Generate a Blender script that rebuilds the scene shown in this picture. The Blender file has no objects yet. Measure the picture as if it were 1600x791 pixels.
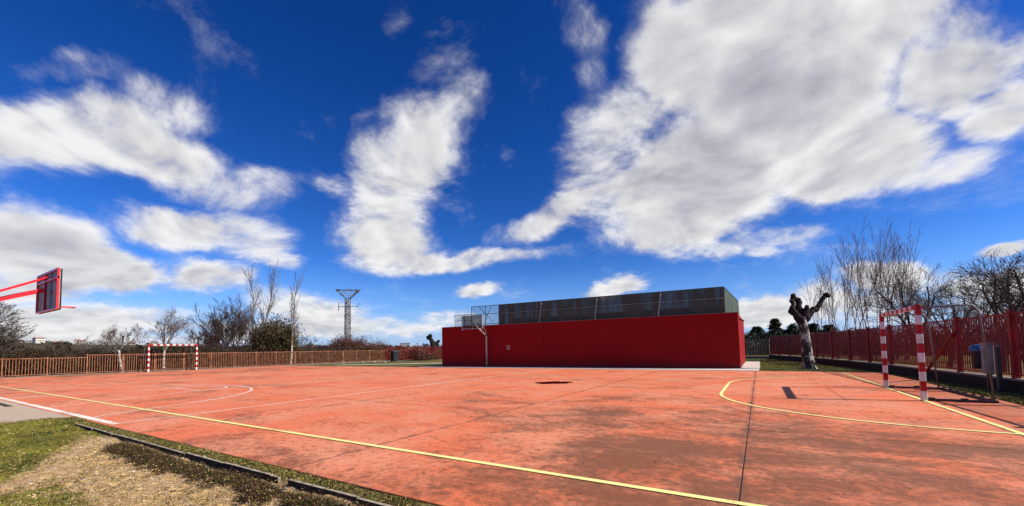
import bpy, bmesh, math, random
import numpy as np
from mathutils import Vector, Matrix, Euler

SC = bpy.context.scene
COL = SC.collection
R = math.radians

# ------------------------------------------------------------------ camera
cam_d = bpy.data.cameras.new('camera')
cam = bpy.data.objects.new('camera', cam_d); COL.objects.link(cam)
cam_d.sensor_width = 36.0
cam_d.lens = 637.6 / 1600 * 36
cam_d.shift_y = 0.0717
cam_d.clip_start = 0.05; cam_d.clip_end = 6000
Fv = Vector((-0.5162954, 0.8546861, 0.0543204)); Rv = Vector((0.8553199, 0.5177997, -0.0176456)); Uv = Vector((0.0432085, -0.0373511, 0.9983676))
M = Matrix((Rv, Uv, -Fv)).transposed().to_4x4(); M.translation = Vector((0, 0, 1.282))
cam.matrix_world = M
SC.camera = cam

# ------------------------------------------------------------------ light
SUN = Vector((0.968 * math.cos(R(39.5)), 0.250 * math.cos(R(39.5)), math.sin(R(39.5)))).normalized()
sl = bpy.data.lights.new('sun', 'SUN'); so = bpy.data.objects.new('sun', sl); COL.objects.link(so)
sl.energy = 5.0; sl.angle = R(0.5); sl.color = (1.0, 0.93, 0.82)
so.rotation_euler = (-SUN).to_track_quat('-Z', 'Y').to_euler()
SC.view_settings.view_transform = 'Standard'
SC.view_settings.look = 'None'
SC.view_settings.exposure = 0.45
SC.view_settings.gamma = 1.0

# clouds: unit direction, two axes of the cloud's ellipse (scaled to unit size), weight
CLOUDS=[(0.0832,0.8749,0.4771,3.2273,-0.6384,0.608,1.0879,1.9369,-3.7413,1.0),(-0.1098,0.9334,0.3417,3.4295,0.2785,0.3409,0.319,1.7302,-4.6231,1.0),
(-0.1542,0.9503,0.2704,4.0325,0.694,-0.1399,-0.6867,2.2891,-8.435,0.9),(0.1558,0.9317,0.3281,5.1633,-0.9194,0.1593,0.7422,2.7527,-8.1694,0.95),
(0.279,0.8682,0.4104,8.3308,-2.2372,-0.9314,0.1247,4.1869,-8.9417,0.9),(-0.3948,0.8601,0.3231,3.6622,1.1486,1.4168,2.7247,5.603,-11.5853,0.85),
(0.0566,0.8148,0.577,4.1457,0.7143,-1.4154,-2.5885,4.0878,-5.5186,0.95),(0.205,0.8389,0.5042,7.1287,-0.6312,-1.8488,-1.852,5.9705,-9.1796,0.9),
(0.2795,0.9178,0.282,10.2945,-3.1984,0.2063,2.2911,5.9738,-21.7142,0.52),(-0.2212,0.8565,0.4664,5.2823,-0.1498,2.7802,2.4836,3.1196,-4.5505,0.7),
(0.3311,0.8773,0.3474,11.0322,-4.5346,0.9384,2.6479,3.8882,-12.3418,0.8),(0.2756,0.8494,0.45,11.5496,-3.5098,-0.4494,0.9912,4.4037,-8.9195,0.7),
(0.0122,0.9827,0.185,15.1032,-0.094,-0.499,-1.3557,8.0266,-42.5426,0.5),(-0.0695,0.9761,0.206,5.8319,0.496,-0.3821,-1.8249,4.5123,-21.9931,0.6),
(0.0571,0.9752,0.2137,8.3658,-0.5654,0.3435,1.2131,4.7062,-21.7981,0.55),(-0.3014,0.8745,0.3799,5.2135,0.8545,2.1693,1.7697,2.9648,-5.421,0.7),
(-0.0934,0.8275,0.5536,6.909,-0.2317,1.5119,0.9257,2.6618,-3.8223,0.95),(-0.7029,0.6025,0.378,4.058,1.0635,5.8517,3.2225,5.8254,-3.2935,0.75),
(-0.7052,0.6316,0.3223,4.4429,4.7079,0.4951,-1.9475,2.8795,-9.9033,0.75),(-0.624,0.6498,0.4339,3.2656,1.1826,2.9254,2.5002,5.8415,-5.1523,0.78),
(-0.5116,0.6782,0.5276,7.7237,1.5549,5.4919,3.9194,9.2918,-8.1429,0.6),(-0.7238,0.6388,0.261,3.6194,3.966,0.3308,-1.4225,2.0447,-8.9494,0.9),
(-0.5909,0.7758,0.2213,2.5814,1.9141,0.1827,-1.9368,4.6675,-21.5343,0.85),(-0.692,0.6871,0.2213,3.1852,3.1553,0.164,-2.1665,3.0276,-16.1713,0.8),
(-0.5296,0.637,0.5602,6.7535,0.9836,5.2667,4.4046,10.3249,-7.5764,0.42),(-0.7493,0.4879,0.4478,6.078,11.1189,-1.9436,-9.0648,1.9354,-17.2753,0.36),
(-0.7687,0.5309,0.3569,6.9398,9.0328,1.5108,-6.0102,9.0291,-26.3752,0.5),(-0.6949,0.5536,0.459,13.2837,10.5069,7.4386,-1.497,23.9308,-31.1286,0.4),
(-0.4576,0.7763,0.4336,16.8649,10.1497,-0.3721,-4.3295,6.5936,-16.3739,0.42),(-0.2556,0.7157,0.65,4.767,5.3709,-4.0391,-11.1784,3.6192,-8.3804,0.48),
(-0.2522,0.7726,0.5826,13.4571,3.0313,1.8047,-0.2822,6.2968,-8.4721,0.4),(-0.547,0.5374,0.6419,11.9515,14.7966,-2.2018,-6.4681,3.9162,-8.7908,0.34),
(-0.2916,0.8103,0.5084,13.6198,0.5174,6.9888,6.573,10.9093,-13.6172,0.42),(-0.8974,0.2172,0.384,2.0478,6.515,1.1003,-3.7172,2.914,-10.3361,0.85),
(-0.938,0.1431,0.3157,1.6377,6.1055,2.0977,-3.0525,4.6611,-11.1834,0.85),(-0.9184,0.1859,0.3492,1.6055,6.6552,0.6792,-2.9626,1.5968,-8.6431,0.85),
(-0.8945,0.2841,0.3451,1.6345,6.5233,-1.1343,-3.7975,-0.6648,-9.295,0.8),(-0.8749,0.1738,0.452,3.1326,7.2892,3.2618,-6.2652,9.8072,-15.8993,0.5),
(-0.8811,0.3584,0.3085,2.1966,5.4177,-0.0203,-4.2024,1.6518,-13.9204,0.6),(-0.9264,0.1094,0.3603,4.7703,17.0192,7.0952,-5.0213,7.774,-15.2713,0.5),
(-0.8561,0.2694,0.4411,1.5239,9.5321,-2.8631,-6.712,-2.3994,-11.5606,0.5),(-0.8384,0.4296,0.3355,3.5274,5.9331,1.2166,-3.1546,4.7356,-13.9474,0.5),
(-0.971,0.1663,0.1716,1.1714,6.4062,0.419,-1.9744,1.1658,-12.3039,0.95),(-0.9612,0.2315,0.1498,1.7131,7.7313,-0.955,-2.5927,-1.2427,-14.712,0.95),
(-0.9718,0.133,0.1948,2.1034,11.7261,2.489,-3.0945,4.4812,-18.4967,0.8),(-0.9793,0.1625,0.1203,1.1548,6.416,0.7339,-1.8116,2.3804,-17.9595,0.85),
(-0.9141,0.3316,0.2333,2.1443,5.5944,0.4516,-3.3199,2.6239,-16.7402,0.85),(-0.8689,0.4344,0.2374,3.4425,7.205,-0.5838,-2.904,0.4582,-11.4693,0.75),
(-0.8558,0.4798,0.1935,6.0982,10.4475,1.0649,-3.4389,4.7601,-27.0069,0.6),(-0.9137,0.3806,0.1426,3.159,7.3385,0.654,-1.8307,2.4056,-18.1493,0.85),
(-0.9455,0.2964,0.1347,4.1294,12.6053,1.2542,-2.0998,2.7592,-20.8168,0.6),(-0.8664,0.4869,0.1107,3.1677,5.7226,-0.3761,-2.117,0.0643,-16.8511,0.75),
(-0.978,0.1993,0.0607,0.7126,3.454,0.1402,-0.8967,0.8896,-17.3628,0.85),(-0.7487,0.6606,0.0545,2.1758,2.4664,-0.0046,-1.2936,1.0837,-30.9012,0.62),
(-0.6418,0.7634,0.0723,5.2241,4.3961,-0.0446,-1.4488,1.4372,-28.0524,0.6),(-0.8302,0.552,0.0783,3.8238,5.7343,0.1194,-1.1156,1.1606,-20.0187,0.75),
(-0.5784,0.8037,0.1398,8.8102,6.19,0.863,-0.5044,5.0908,-31.3637,0.75),(-0.2802,0.9494,0.1419,8.5627,2.3144,1.424,3.1021,4.8924,-26.604,0.85),
(0.0129,0.9976,0.0678,8.6369,-0.0747,-0.5429,-1.0773,1.1899,-17.3002,0.85),(0.1138,0.9901,0.0822,8.0336,-0.8663,-0.6916,-1.1289,1.3599,-14.8159,0.7),
(0.2132,0.9698,0.1185,7.1045,-1.3353,-1.8562,-4.5505,3.4301,-19.8839,0.9),(0.2732,0.9574,0.0939,8.5212,-2.2105,-2.2498,-4.7016,3.4186,-21.1663,0.8),
(0.3323,0.9331,0.1372,15.6242,-5.6229,0.4012,2.858,5.0145,-41.0224,0.85),(0.3252,0.9429,0.0719,9.8175,-3.2964,-1.1759,-1.2332,1.5391,-14.6098,0.7),
(0.1866,0.9804,0.064,7.6156,-1.4083,-0.628,-1.0725,1.2341,-15.772,0.7),(-0.8923,0.4492,0.0451,0.8292,1.6458,0.0138,-0.8589,0.6272,-23.2288,0.72),
(-0.9672,0.2525,0.0291,0.8022,3.0709,0.0116,-0.7482,0.2993,-27.4832,0.78),(0.6923,0.4765,0.5419,-1.0682,1.5519,-0.0,-1.7941,-1.235,3.3779,0.8744),
(-0.2554,-0.5319,0.8073,4.406,-2.1154,0.0,1.6632,3.464,2.8085,0.8087),(0.9614,-0.0502,0.2704,0.1056,2.0225,0.0,-1.1323,0.0591,4.0374,0.741),
(0.7679,-0.6307,0.1122,1.9062,2.3208,0.0,-0.9085,0.7462,10.4149,0.9392),(0.1918,-0.5778,0.7934,2.0285,0.6734,0.0,-0.7472,2.2509,1.8199,0.7433)]


W = bpy.data.worlds.new('World'); SC.world = W; W.use_nodes = True
SKYGAMMA = 1.35; SKYMUL = 1.0; SKYTINT = (0.98, 0.95, 1.22)
def build_world():
    nt = W.node_tree; nt.nodes.clear(); N = nt.nodes.new; L = nt.links.new
    def math_(op, a, b=None, c=None, clamp=False):
        n = N('ShaderNodeMath'); n.operation = op; n.use_clamp = clamp
        for i, x in enumerate((a, b, c)):
            if x is None: continue
            if isinstance(x, (int, float)): n.inputs[i].default_value = x
            else: L(x, n.inputs[i])
        return n.outputs[0]
    def vm(op, a, b=None):
        n = N('ShaderNodeVectorMath'); n.operation = op
        for i, x in enumerate((a, b)):
            if x is None: continue
            if isinstance(x, (tuple, list)): n.inputs[i].default_value = x
            elif isinstance(x, (int, float)): n.inputs['Scale'].default_value = x
            else: L(x, n.inputs[i])
        return n.outputs[0]
    def vm_dot(a, b):
        n = N('ShaderNodeVectorMath'); n.operation = 'DOT_PRODUCT'; L(a, n.inputs[0]); n.inputs[1].default_value = b; return n.outputs['Value']
    def noise(v, scale, detail, rough, lac=2.0, dist=0.0, col=False):
        n = N('ShaderNodeTexNoise'); L(v, n.inputs['Vector']); n.inputs['Scale'].default_value = scale
        n.inputs['Detail'].default_value = detail; n.inputs['Roughness'].default_value = rough; n.inputs['Lacunarity'].default_value = lac
        n.inputs['Distortion'].default_value = dist
        return n.outputs['Color'] if col else n.outputs['Fac']
    def ramp(v, a, b, lo=0.0, hi=1.0, interp='SMOOTHSTEP'):
        n = N('ShaderNodeMapRange'); n.interpolation_type = interp; L(v, n.inputs[0])
        n.inputs[1].default_value = a; n.inputs[2].default_value = b; n.inputs[3].default_value = lo; n.inputs[4].default_value = hi
        return n.outputs[0]
    def mix(f, a, b):
        n = N('ShaderNodeMix'); n.data_type = 'RGBA'
        if isinstance(f, (int, float)): n.inputs[0].default_value = f
        else: L(f, n.inputs[0])
        for i, x in ((6, a), (7, b)):
            if isinstance(x, tuple): n.inputs[i].default_value = (*x, 1)
            else: L(x, n.inputs[i])
        return n.outputs[2]
    tc = N('ShaderNodeTexCoord'); D = vm('NORMALIZE', tc.outputs['Generated'])
    sky = N('ShaderNodeTexSky'); sky.sky_type = 'NISHITA'; sky.sun_disc = False
    sky.sun_elevation = R(39.5); sky.sun_rotation = math.atan2(SUN.x, SUN.y)
    sky.altitude = 900; sky.air_density = 1.0; sky.dust_density = 0.4; sky.ozone_density = 3.0
    sep = N('ShaderNodeSeparateXYZ'); L(D, sep.inputs[0]); z = sep.outputs[2]
    # the air of that day was deep and clear: a saturated grade of the sky model
    grade = N('ShaderNodeHueSaturation'); grade.inputs['Saturation'].default_value = 1.32; grade.inputs['Value'].default_value = 1.0
    L(sky.outputs[0], grade.inputs['Color'])
    g2 = N('ShaderNodeGamma'); g2.inputs[1].default_value = SKYGAMMA
    skyn = vm('SCALE', grade.outputs[0], 0.1); L(skyn, g2.inputs[0])
    skyc = vm('SCALE', g2.outputs[0], SKYMUL)
    tint = N('ShaderNodeVectorMath'); tint.operation = 'MULTIPLY'; L(skyc, tint.inputs[0]); tint.inputs[1].default_value = SKYTINT; skyc = tint.outputs[0]
    # cloud-layer coordinates: features shrink towards the horizon as on a flat layer overhead
    dz = math_('ADD', math_('MAXIMUM', z, 0.0), 0.42)
    inv = math_('DIVIDE', 1.0, dz)
    sc = N('ShaderNodeVectorMath'); sc.operation = 'SCALE'; L(D, sc.inputs[0]); L(inv, sc.inputs['Scale']); P = sc.outputs[0]
    warp = vm('SCALE', vm('SUBTRACT', noise(P, 2.2, 5, 0.6, col=True), (0.5, 0.5, 0.5)), 0.30)
    sc2 = N('ShaderNodeVectorMath'); sc2.operation = 'SCALE'; L(warp, sc2.inputs[0]); L(math_('ADD', math_('MULTIPLY', z, 0.9), 0.15), sc2.inputs['Scale'])
    Dw = vm('ADD', D, sc2.outputs[0])
    acc = None
    for (cx, cy, cz, ax, ay, az, bx, by, bz, w) in CLOUDS:
        cb = N('ShaderNodeCombineXYZ'); L(vm_dot(Dw, (ax, ay, az)), cb.inputs[0]); L(vm_dot(Dw, (bx, by, bz)), cb.inputs[1]); L(vm_dot(Dw, (cx / .6, cy / .6, cz / .6)), cb.inputs[2])
        ln = N('ShaderNodeVectorMath'); ln.operation = 'DISTANCE'; L(cb.outputs[0], ln.inputs[0]); ln.inputs[1].default_value = (0, 0, 1 / .6)
        v = ramp(ln.outputs['Value'], 1.0, 0.25, 0.0, w)
        if acc is None: acc = v
        else:
            acc = math_('SMOOTH_MAX', acc, v, 0.12)
        # hand the direction on through the running sum, so the blobs are evaluated one after another
        k = N('ShaderNodeVectorMath'); k.operation = 'MULTIPLY_ADD'; L(acc, k.inputs[0]); k.inputs[1].default_value = (1e-6, 1e-6, 1e-6); L(Dw, k.inputs[2]); Dw = k.outputs[0]
    fb = noise(P, 3.0, 12, 0.66, 2.15, 0.30)
    fb2 = noise(vm('ADD', P, tuple(Vector((SUN.x, SUN.y, SUN.z)) * 0.07)), 3.0, 3.5, 0.6, 2.15, 0.30)
    fbl = noise(P, 3.0, 3.5, 0.6, 2.15, 0.30)
    base_f = math_('MULTIPLY', acc, 1.15)
    field = math_('ADD', base_f, math_('MULTIPLY', math_('SUBTRACT', fb, 0.5), 2.1))
    core = ramp(field, 0.28, 0.95, 0.0, 0.98); veil = ramp(field, 0.16, 0.85, 0.0, 0.42)
    alpha = math_('MAXIMUM', core, veil)
    thick = ramp(field, 0.70, 1.5)
    relief = math_('MULTIPLY', math_('SUBTRACT', fbl, fb2), 1.1)          # brighter on the sun's side of each billow
    big = noise(P, 1.2, 2, 0.5)
    shade = math_('MULTIPLY', thick, ramp(big, 0.30, 0.70, 0.35, 1.0))
    lum = math_('ADD', math_('SUBTRACT', 0.60, math_('MULTIPLY', shade, 0.27)), relief, clamp=False)
    lum = math_('ADD', lum, math_('MULTIPLY', math_('SUBTRACT', fb, 0.5), 0.25))
    lum = math_('MINIMUM', math_('MAXIMUM', lum, 0.20), 0.66)
    tintc = mix(ramp(lum, 0.25, 0.6), (0.93, 0.94, 1.09), (1.0, 0.995, 1.0))
    cl = N('ShaderNodeVectorMath'); cl.operation = 'SCALE'; L(tintc, cl.inputs[0]); L(lum, cl.inputs['Scale'])
    # faint milkiness low down
    hz = ramp(z, 0.20, 0.0, 0.0, 0.65)
    base = mix(hz, skyc, (0.17, 0.33, 0.68))
    al = math_('MULTIPLY', alpha, ramp(z, -0.01, 0.03, 0.5, 1.0))
    final = mix(al, base, cl.outputs[0])
    low = mix(ramp(z, -0.02, -0.0), (0.10, 0.08, 0.06), final)
    bg = N('ShaderNodeBackground'); L(low, bg.inputs[0]); bg.inputs[1].default_value = 1.0
    out = N('ShaderNodeOutputWorld'); L(bg.outputs[0], out.inputs[0])

build_world()
W.cycles.sampling_method = 'NONE'

# ------------------------------------------------------------------ materials
def newmat(name):
    m = bpy.data.materials.new(name); m.use_nodes = True
    nt = m.node_tree; nt.nodes.clear()
    out = nt.nodes.new('ShaderNodeOutputMaterial'); b = nt.nodes.new('ShaderNodeBsdfPrincipled'); nt.links.new(b.outputs[0], out.inputs[0])
    return m, nt, b, out
class NT:
    def __init__(s, nt): s.nt = nt; s.pos = None
    def N(s, t): return s.nt.nodes.new(t)
    def L(s, a, b): s.nt.links.new(a, b)
    def P(s, scale=(1, 1, 1), kind='pos'):
        if kind == 'pos': o = s.N('ShaderNodeNewGeometry').outputs['Position']
        else: o = s.N('ShaderNodeTexCoord').outputs['Object']
        m = s.N('ShaderNodeMapping'); s.L(o, m.inputs[0]); m.inputs[3].default_value = scale
        return m.outputs[0]
    def noise(s, v, scale, detail=6, rough=0.6, dist=0):
        n = s.N('ShaderNodeTexNoise'); s.L(v, n.inputs['Vector']); n.inputs['Scale'].default_value = scale; n.inputs['Detail'].default_value = detail
        n.inputs['Roughness'].default_value = rough; n.inputs['Distortion'].default_value = dist; return n.outputs['Fac']
    def ramp(s, v, a, b, lo=0., hi=1.):
        n = s.N('ShaderNodeMapRange'); n.interpolation_type = 'SMOOTHSTEP'; s.L(v, n.inputs[0])
        for i, x in enumerate((a, b, lo, hi)): n.inputs[i + 1].default_value = x
        return n.outputs[0]
    def mix(s, f, a, b, bt='MIX'):
        n = s.N('ShaderNodeMix'); n.data_type = 'RGBA'; n.blend_type = bt
        if isinstance(f, (int, float)): n.inputs[0].default_value = f
        else: s.L(f, n.inputs[0])
        for i, x in ((6, a), (7, b)):
            if isinstance(x, tuple): n.inputs[i].default_value = (*x, 1)
            else: s.L(x, n.inputs[i])
        return n.outputs[2]
    def m(s, op, a, b=0.0, clamp=False):
        n = s.N('ShaderNodeMath'); n.operation = op; n.use_clamp = clamp
        for i, x in enumerate((a, b)):
            if isinstance(x, (int, float)): n.inputs[i].default_value = x
            else: s.L(x, n.inputs[i])
        return n.outputs[0]
    def bump(s, b, h, strength, dist=0.01):
        n = s.N('ShaderNodeBump'); n.inputs['Strength'].default_value = strength; n.inputs['Distance'].default_value = dist
        s.L(h, n.inputs['Height']); s.L(n.outputs[0], b.inputs['Normal'])
MAT = {}
def simple(name, c1, c2=None, scale=8, rough=0.7, metal=0.0, bump=0.15, bdist=0.01, lo=.35, hi=.65, kind='pos', stretch=(1, 1, 1), spec=0.3):
    m, nt, b, out = newmat(name); T = NT(nt); c2 = c2 or tuple(x * 0.75 for x in c1)
    p = T.P(stretch, kind); n = T.noise(p, scale)
    T.L(T.mix(T.ramp(n, lo, hi), c1, c2), b.inputs['Base Color'])
    b.inputs['Roughness'].default_value = rough; b.inputs['Metallic'].default_value = metal; b.inputs['Specular IOR Level'].default_value = spec
    if bump: T.bump(b, T.noise(p, scale * 4, 5), bump, bdist)
    MAT[name] = m; return m
def leafmat(name, cols, rough=0.6, trans=0.25):
    # colour varies from clump to clump by world position and from leaf to leaf
    m, nt, b, out = newmat(name); T = NT(nt); p = T.P()
    c = T.mix(T.ramp(T.noise(p, 1.3, 3), .35, .65), cols[0], cols[1])
    c = T.mix(T.ramp(T.noise(p, 14, 2), .45, .7), c, cols[2])
    T.L(c, b.inputs['Base Color']); b.inputs['Roughness'].default_value = rough; b.inputs['Specular IOR Level'].default_value = 0.2
    MAT[name] = m; return m

def mat_court():
    m, nt, b, out = newmat('court_paint'); T = NT(nt)
    p = T.P(); ps = T.P((0.80, 1.15, 1))
    big = T.noise(ps, 0.34, 5, 0.62, 0.8); mid = T.noise(ps, 1.5, 10, 0.74, 0.6); fine = T.noise(p, 10, 9, 0.78); grit = T.noise(p, 95, 4, 0.75)
    sep = T.N('ShaderNodeSeparateXYZ'); T.L(p, sep.inputs[0])
    gx = T.ramp(sep.outputs[0], -7.5, -0.5); gy = T.ramp(sep.outputs[1], 12.5, 6.0)
    worn = T.m('MULTIPLY', T.m('MULTIPLY', gx, gy), 0.22)
    lx = T.m('MULTIPLY', T.ramp(sep.outputs[0], -22.0, -36.0), 0.10)
    f = T.m('ADD', T.m('ADD', T.m('MULTIPLY', big, 0.95), T.m('MULTIPLY', mid, 0.70)), T.m('ADD', T.m('MULTIPLY', T.m('SUBTRACT', fine, .18), 0.60), T.m('MULTIPLY', grit, 0.22)))
    f = T.m('ADD', T.m('ADD', f, worn), lx)
    grime = T.ramp(f, 1.13, 1.42)
    a = T.mix(T.ramp(T.noise(p, 0.5, 7, .7), .38, .62), (0.71, 0.168, 0.068), (0.69, 0.255, 0.140))
    a = T.mix(T.m('MULTIPLY', T.ramp(mid, .50, .66), .55), a, (0.62, 0.135, 0.050))
    a = T.mix(T.m('MULTIPLY', T.ramp(fine, .50, .66), .8), a, (0.30, 0.072, 0.030))
    c = T.mix(T.m('MULTIPLY', grime, 0.84), a, (0.135, 0.058, 0.028))
    c = T.mix(T.m('MULTIPLY', T.ramp(T.noise(p, 4.0, 9, .8), .57, .70), .40), c, (0.64, 0.27, 0.17))
    c = T.mix(T.m('MULTIPLY', T.ramp(grit, .50, .66), .75), c, (0.085, 0.034, 0.020))
    # dirt gathered along the slab joints
    jx = T.m('ABSOLUTE', T.m('SUBTRACT', T.m('FRACT', T.m('DIVIDE', T.m('ADD', sep.outputs[0], 43.5 + 4.33 * .5), 4.33)), 0.5))
    c = T.mix(T.m('MULTIPLY', T.ramp(jx, .022, .0), T.ramp(T.noise(p, 3, 6, .7), .42, .62)), c, (0.13, 0.062, 0.04))
    T.L(c, b.inputs['Base Color']); b.inputs['Roughness'].default_value = 0.82; b.inputs['Specular IOR Level'].default_value = 0.25
    T.bump(b, T.m('ADD', grit, T.m('MULTIPLY', fine, .6)), 0.35, 0.004)
    MAT['court'] = m
mat_court()
def mat_line(name, col, under, wear=.56):
    m, nt, b, out = newmat(name); T = NT(nt); p = T.P()
    n = T.m('ADD', T.m('MULTIPLY', T.noise(p, 1.2, 6, .7), .5), T.m('MULTIPLY', T.noise(p, 35, 5, .75), .5))
    c = T.mix(T.ramp(n, wear - .04, wear + .07), col, under)
    T.L(c, b.inputs['Base Color']); b.inputs['Roughness'].default_value = .7; MAT[name] = m
mat_line('line_yellow', (0.80, 0.73, 0.26), (0.60, 0.36, 0.14), .545)
mat_line('line_white', (0.78, 0.72, 0.62), (0.56, 0.30, 0.21), .53)
mat_line('line_faded', (0.66, 0.42, 0.25), (0.52, 0.17, 0.10), .50)

def mat_wall():
    m, nt, b, out = newmat('red_wall_paint'); T = NT(nt); p = T.P(); pv = T.P((1, 1, .6))
    n = T.noise(pv, 1.2, 6, .6); n2 = T.noise(p, 6, 6, .6)
    c = T.mix(T.ramp(n, .35, .7), (0.25, 0.005, 0.006), (0.22, 0.0045, 0.005))
    c = T.mix(T.m('MULTIPLY', T.ramp(n2, .58, .72), .35), c, (0.25, 0.012, 0.012))
    sp = T.N('ShaderNodeSeparateXYZ'); T.L(p, sp.inputs[0])
    base = T.m('MULTIPLY', T.ramp(T.m('ADD', sp.outputs[2], T.m('MULTIPLY', T.noise(p, 2.5, 7, .7), -.5)), .12, -.18), T.ramp(n2, .35, .6))
    c = T.mix(T.m('MULTIPLY', base, .6), c, (0.13, 0.04, 0.03))
    drip = T.noise(T.P((5, 5, .18)), 1.5, 6, .7)
    c = T.mix(T.m('MULTIPLY', T.m('MULTIPLY', T.ramp(drip, .58, .74), T.ramp(sp.outputs[2], 1.4, 3.0)), .35), c, (0.10, 0.006, 0.006))
    T.L(c, b.inputs['Base Color']); b.inputs['Roughness'].default_value = .75; b.inputs['Specular IOR Level'].default_value = 0.15
    T.bump(b, T.noise(p, 60, 4), .15, .004); MAT['wall'] = m
mat_wall()
def mat_ground(name='field_ground'):
    m, nt, b, out = newmat(name); T = NT(nt); p = T.P()
    sep = T.N('ShaderNodeSeparateXYZ'); T.L(p, sep.inputs[0])
    n = T.noise(p, .35, 8, .65); f = T.noise(p, 6, 6, .7); far = T.noise(p, .02, 6, .6)
    dry = T.mix(T.ramp(f, .35, .65), (0.20, 0.125, 0.05), (0.105, 0.065, 0.028))
    grn = T.mix(T.ramp(f, .35, .65), (0.085, 0.115, 0.018), (0.045, 0.062, 0.012))
    # lawn inside the right fence and beside the building
    wx = T.m('ADD', sep.outputs[0], T.m('MULTIPLY', T.noise(p, .8, 3), .6))
    inside = T.m('MULTIPLY', T.ramp(wx, 5.9, 5.5), T.ramp(sep.outputs[1], 50, 44))
    inside = T.m('MULTIPLY', inside, T.ramp(sep.outputs[0], -27, -25))
    grn = T.mix(T.m('MULTIPLY', T.ramp(n, .48, .66), .6), grn, (0.14, 0.095, 0.035))
    c = T.mix(T.m('MAXIMUM', inside, T.m('MULTIPLY', T.ramp(far, .45, .55), .6)), dry, grn)
    d = T.m('SQRT', T.m('ADD', T.m('MULTIPLY', sep.outputs[0], sep.outputs[0]), T.m('MULTIPLY', sep.outputs[1], sep.outputs[1])))
    wood = T.mix(T.ramp(T.noise(p, .03, 6, .7), .4, .6), (0.035, 0.035, 0.018), (0.085, 0.055, 0.03))
    c = T.mix(T.ramp(d, 130, 300), c, wood)
    T.L(c, b.inputs['Base Color']); b.inputs['Roughness'].default_value = .95; b.inputs['Specular IOR Level'].default_value = .1
    T.bump(b, f, .6, .04); MAT['ground'] = m
mat_ground()
def mat_near():
    m, nt, b, out = newmat('verge_soil'); T = NT(nt); p = T.P()
    at = T.N('ShaderNodeAttribute'); at.attribute_name = 'green'
    f = T.noise(p, 14, 8, .7); g = T.noise(p, 70, 5, .7); q = T.noise(p, 3, 5, .6)
    soil = T.mix(T.ramp(f, .33, .66), (0.56, 0.36, 0.165), (0.27, 0.155, 0.070))
    soil = T.mix(T.ramp(g, .52, .66), soil, (0.78, 0.60, 0.36))
    soil = T.mix(T.m('MULTIPLY', T.ramp(g, .45, .34), .8), soil, (0.07, 0.045, 0.025))
    grn = T.mix(T.ramp(f, .35, .65), (0.11, 0.12, 0.018), (0.055, 0.055, 0.014))
    c = T.mix(at.outputs['Fac'], soil, grn)
    at2 = T.N('ShaderNodeAttribute'); at2.attribute_name = 'sand'
    c = T.mix(at2.outputs['Fac'], c, T.mix(T.ramp(g, .4, .65), (0.56, 0.44, 0.33), (0.40, 0.30, 0.22)))
    T.L(c, b.inputs['Base Color']); b.inputs['Roughness'].default_value = .95; b.inputs['Specular IOR Level'].default_value = .1
    T.bump(b, T.m('ADD', g, f), .9, .02); MAT['near'] = m
mat_near()
simple('concrete_light', (0.62, 0.56, 0.50), (0.46, 0.41, 0.36), 5, .85)
simple('concrete_grey', (0.33, 0.30, 0.27), (0.22, 0.20, 0.18), 9, .9, bump=.4)
simple('kerb_shade', (0.05, 0.036, 0.026), (0.028, 0.02, 0.015), 9, .95, bump=.5)  # shade painted as near-black concrete: kerb's near face and drain openings
simple('kerb_concrete', (0.42, 0.35, 0.27), (0.17, 0.14, 0.09), 7, .95, bump=.5)
simple('joint_filler', (0.025, 0.013, 0.010), (0.06, 0.028, 0.02), 5, .95)
simple('concrete_dark', (0.026, 0.021, 0.016), (0.016, 0.013, 0.010), 6, .9)
simple('path_gravel', (0.42, 0.36, 0.28), (0.30, 0.25, 0.19), 12, .9)
simple('steel_galv', (0.16, 0.17, 0.175), (0.11, 0.115, 0.12), 20, .5, .3, bump=.05)
simple('steel_dark', (0.055, 0.06, 0.062), (0.035, 0.038, 0.04), 20, .5, .3, bump=.05)
simple('fence_ochre', (0.40, 0.17, 0.085), (0.22, 0.075, 0.04), 3, .55, bump=.05)
simple('fence_red', (0.30, 0.017, 0.013), (0.19, 0.012, 0.010), 4, .5, bump=.08)
simple('coping', (0.27, 0.22, 0.18), (0.16, 0.13, 0.11), 6, .9)
simple('paint_red', (0.42, 0.012, 0.018), (0.34, 0.010, 0.014), 9, .4, bump=.05)
simple('paint_white', (0.78, 0.74, 0.70), (0.62, 0.58, 0.53), 9, .45, bump=.05)
simple('post_grey', (0.50, 0.50, 0.50), (0.38, 0.37, 0.37), 8, .4, .3, bump=.05)
simple('hoop_red', (0.70, 0.018, 0.030), (0.58, 0.014, 0.022), 8, .35, bump=.03)
simple('board_back', (0.34, 0.27, 0.24), (0.22, 0.16, 0.14), 5, .6)
simple('board_dark', (0.035, 0.03, 0.035), (0.02, 0.018, 0.02), 5, .5)
simple('bark_pale', (0.48, 0.44, 0.38), (0.23, 0.19, 0.15), 6, .9, bump=.5, bdist=.03, lo=.45, hi=.55)
simple('bark_brown', (0.115, 0.075, 0.055), (0.07, 0.045, 0.032), 8, .95, bump=.4)
simple('bark_grey', (0.22, 0.185, 0.15), (0.13, 0.105, 0.085), 8, .95, bump=.4)
simple('bark_red', (0.17, 0.075, 0.055), (0.11, 0.05, 0.04), 8, .9, bump=.2)
simple('twig_pale', (0.25, 0.21, 0.17), (0.14, 0.115, 0.09), 8, .9, bump=0)
simple('bark_umber', (0.10, 0.072, 0.055), (0.06, 0.044, 0.034), 8, .95, bump=.3)
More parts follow.
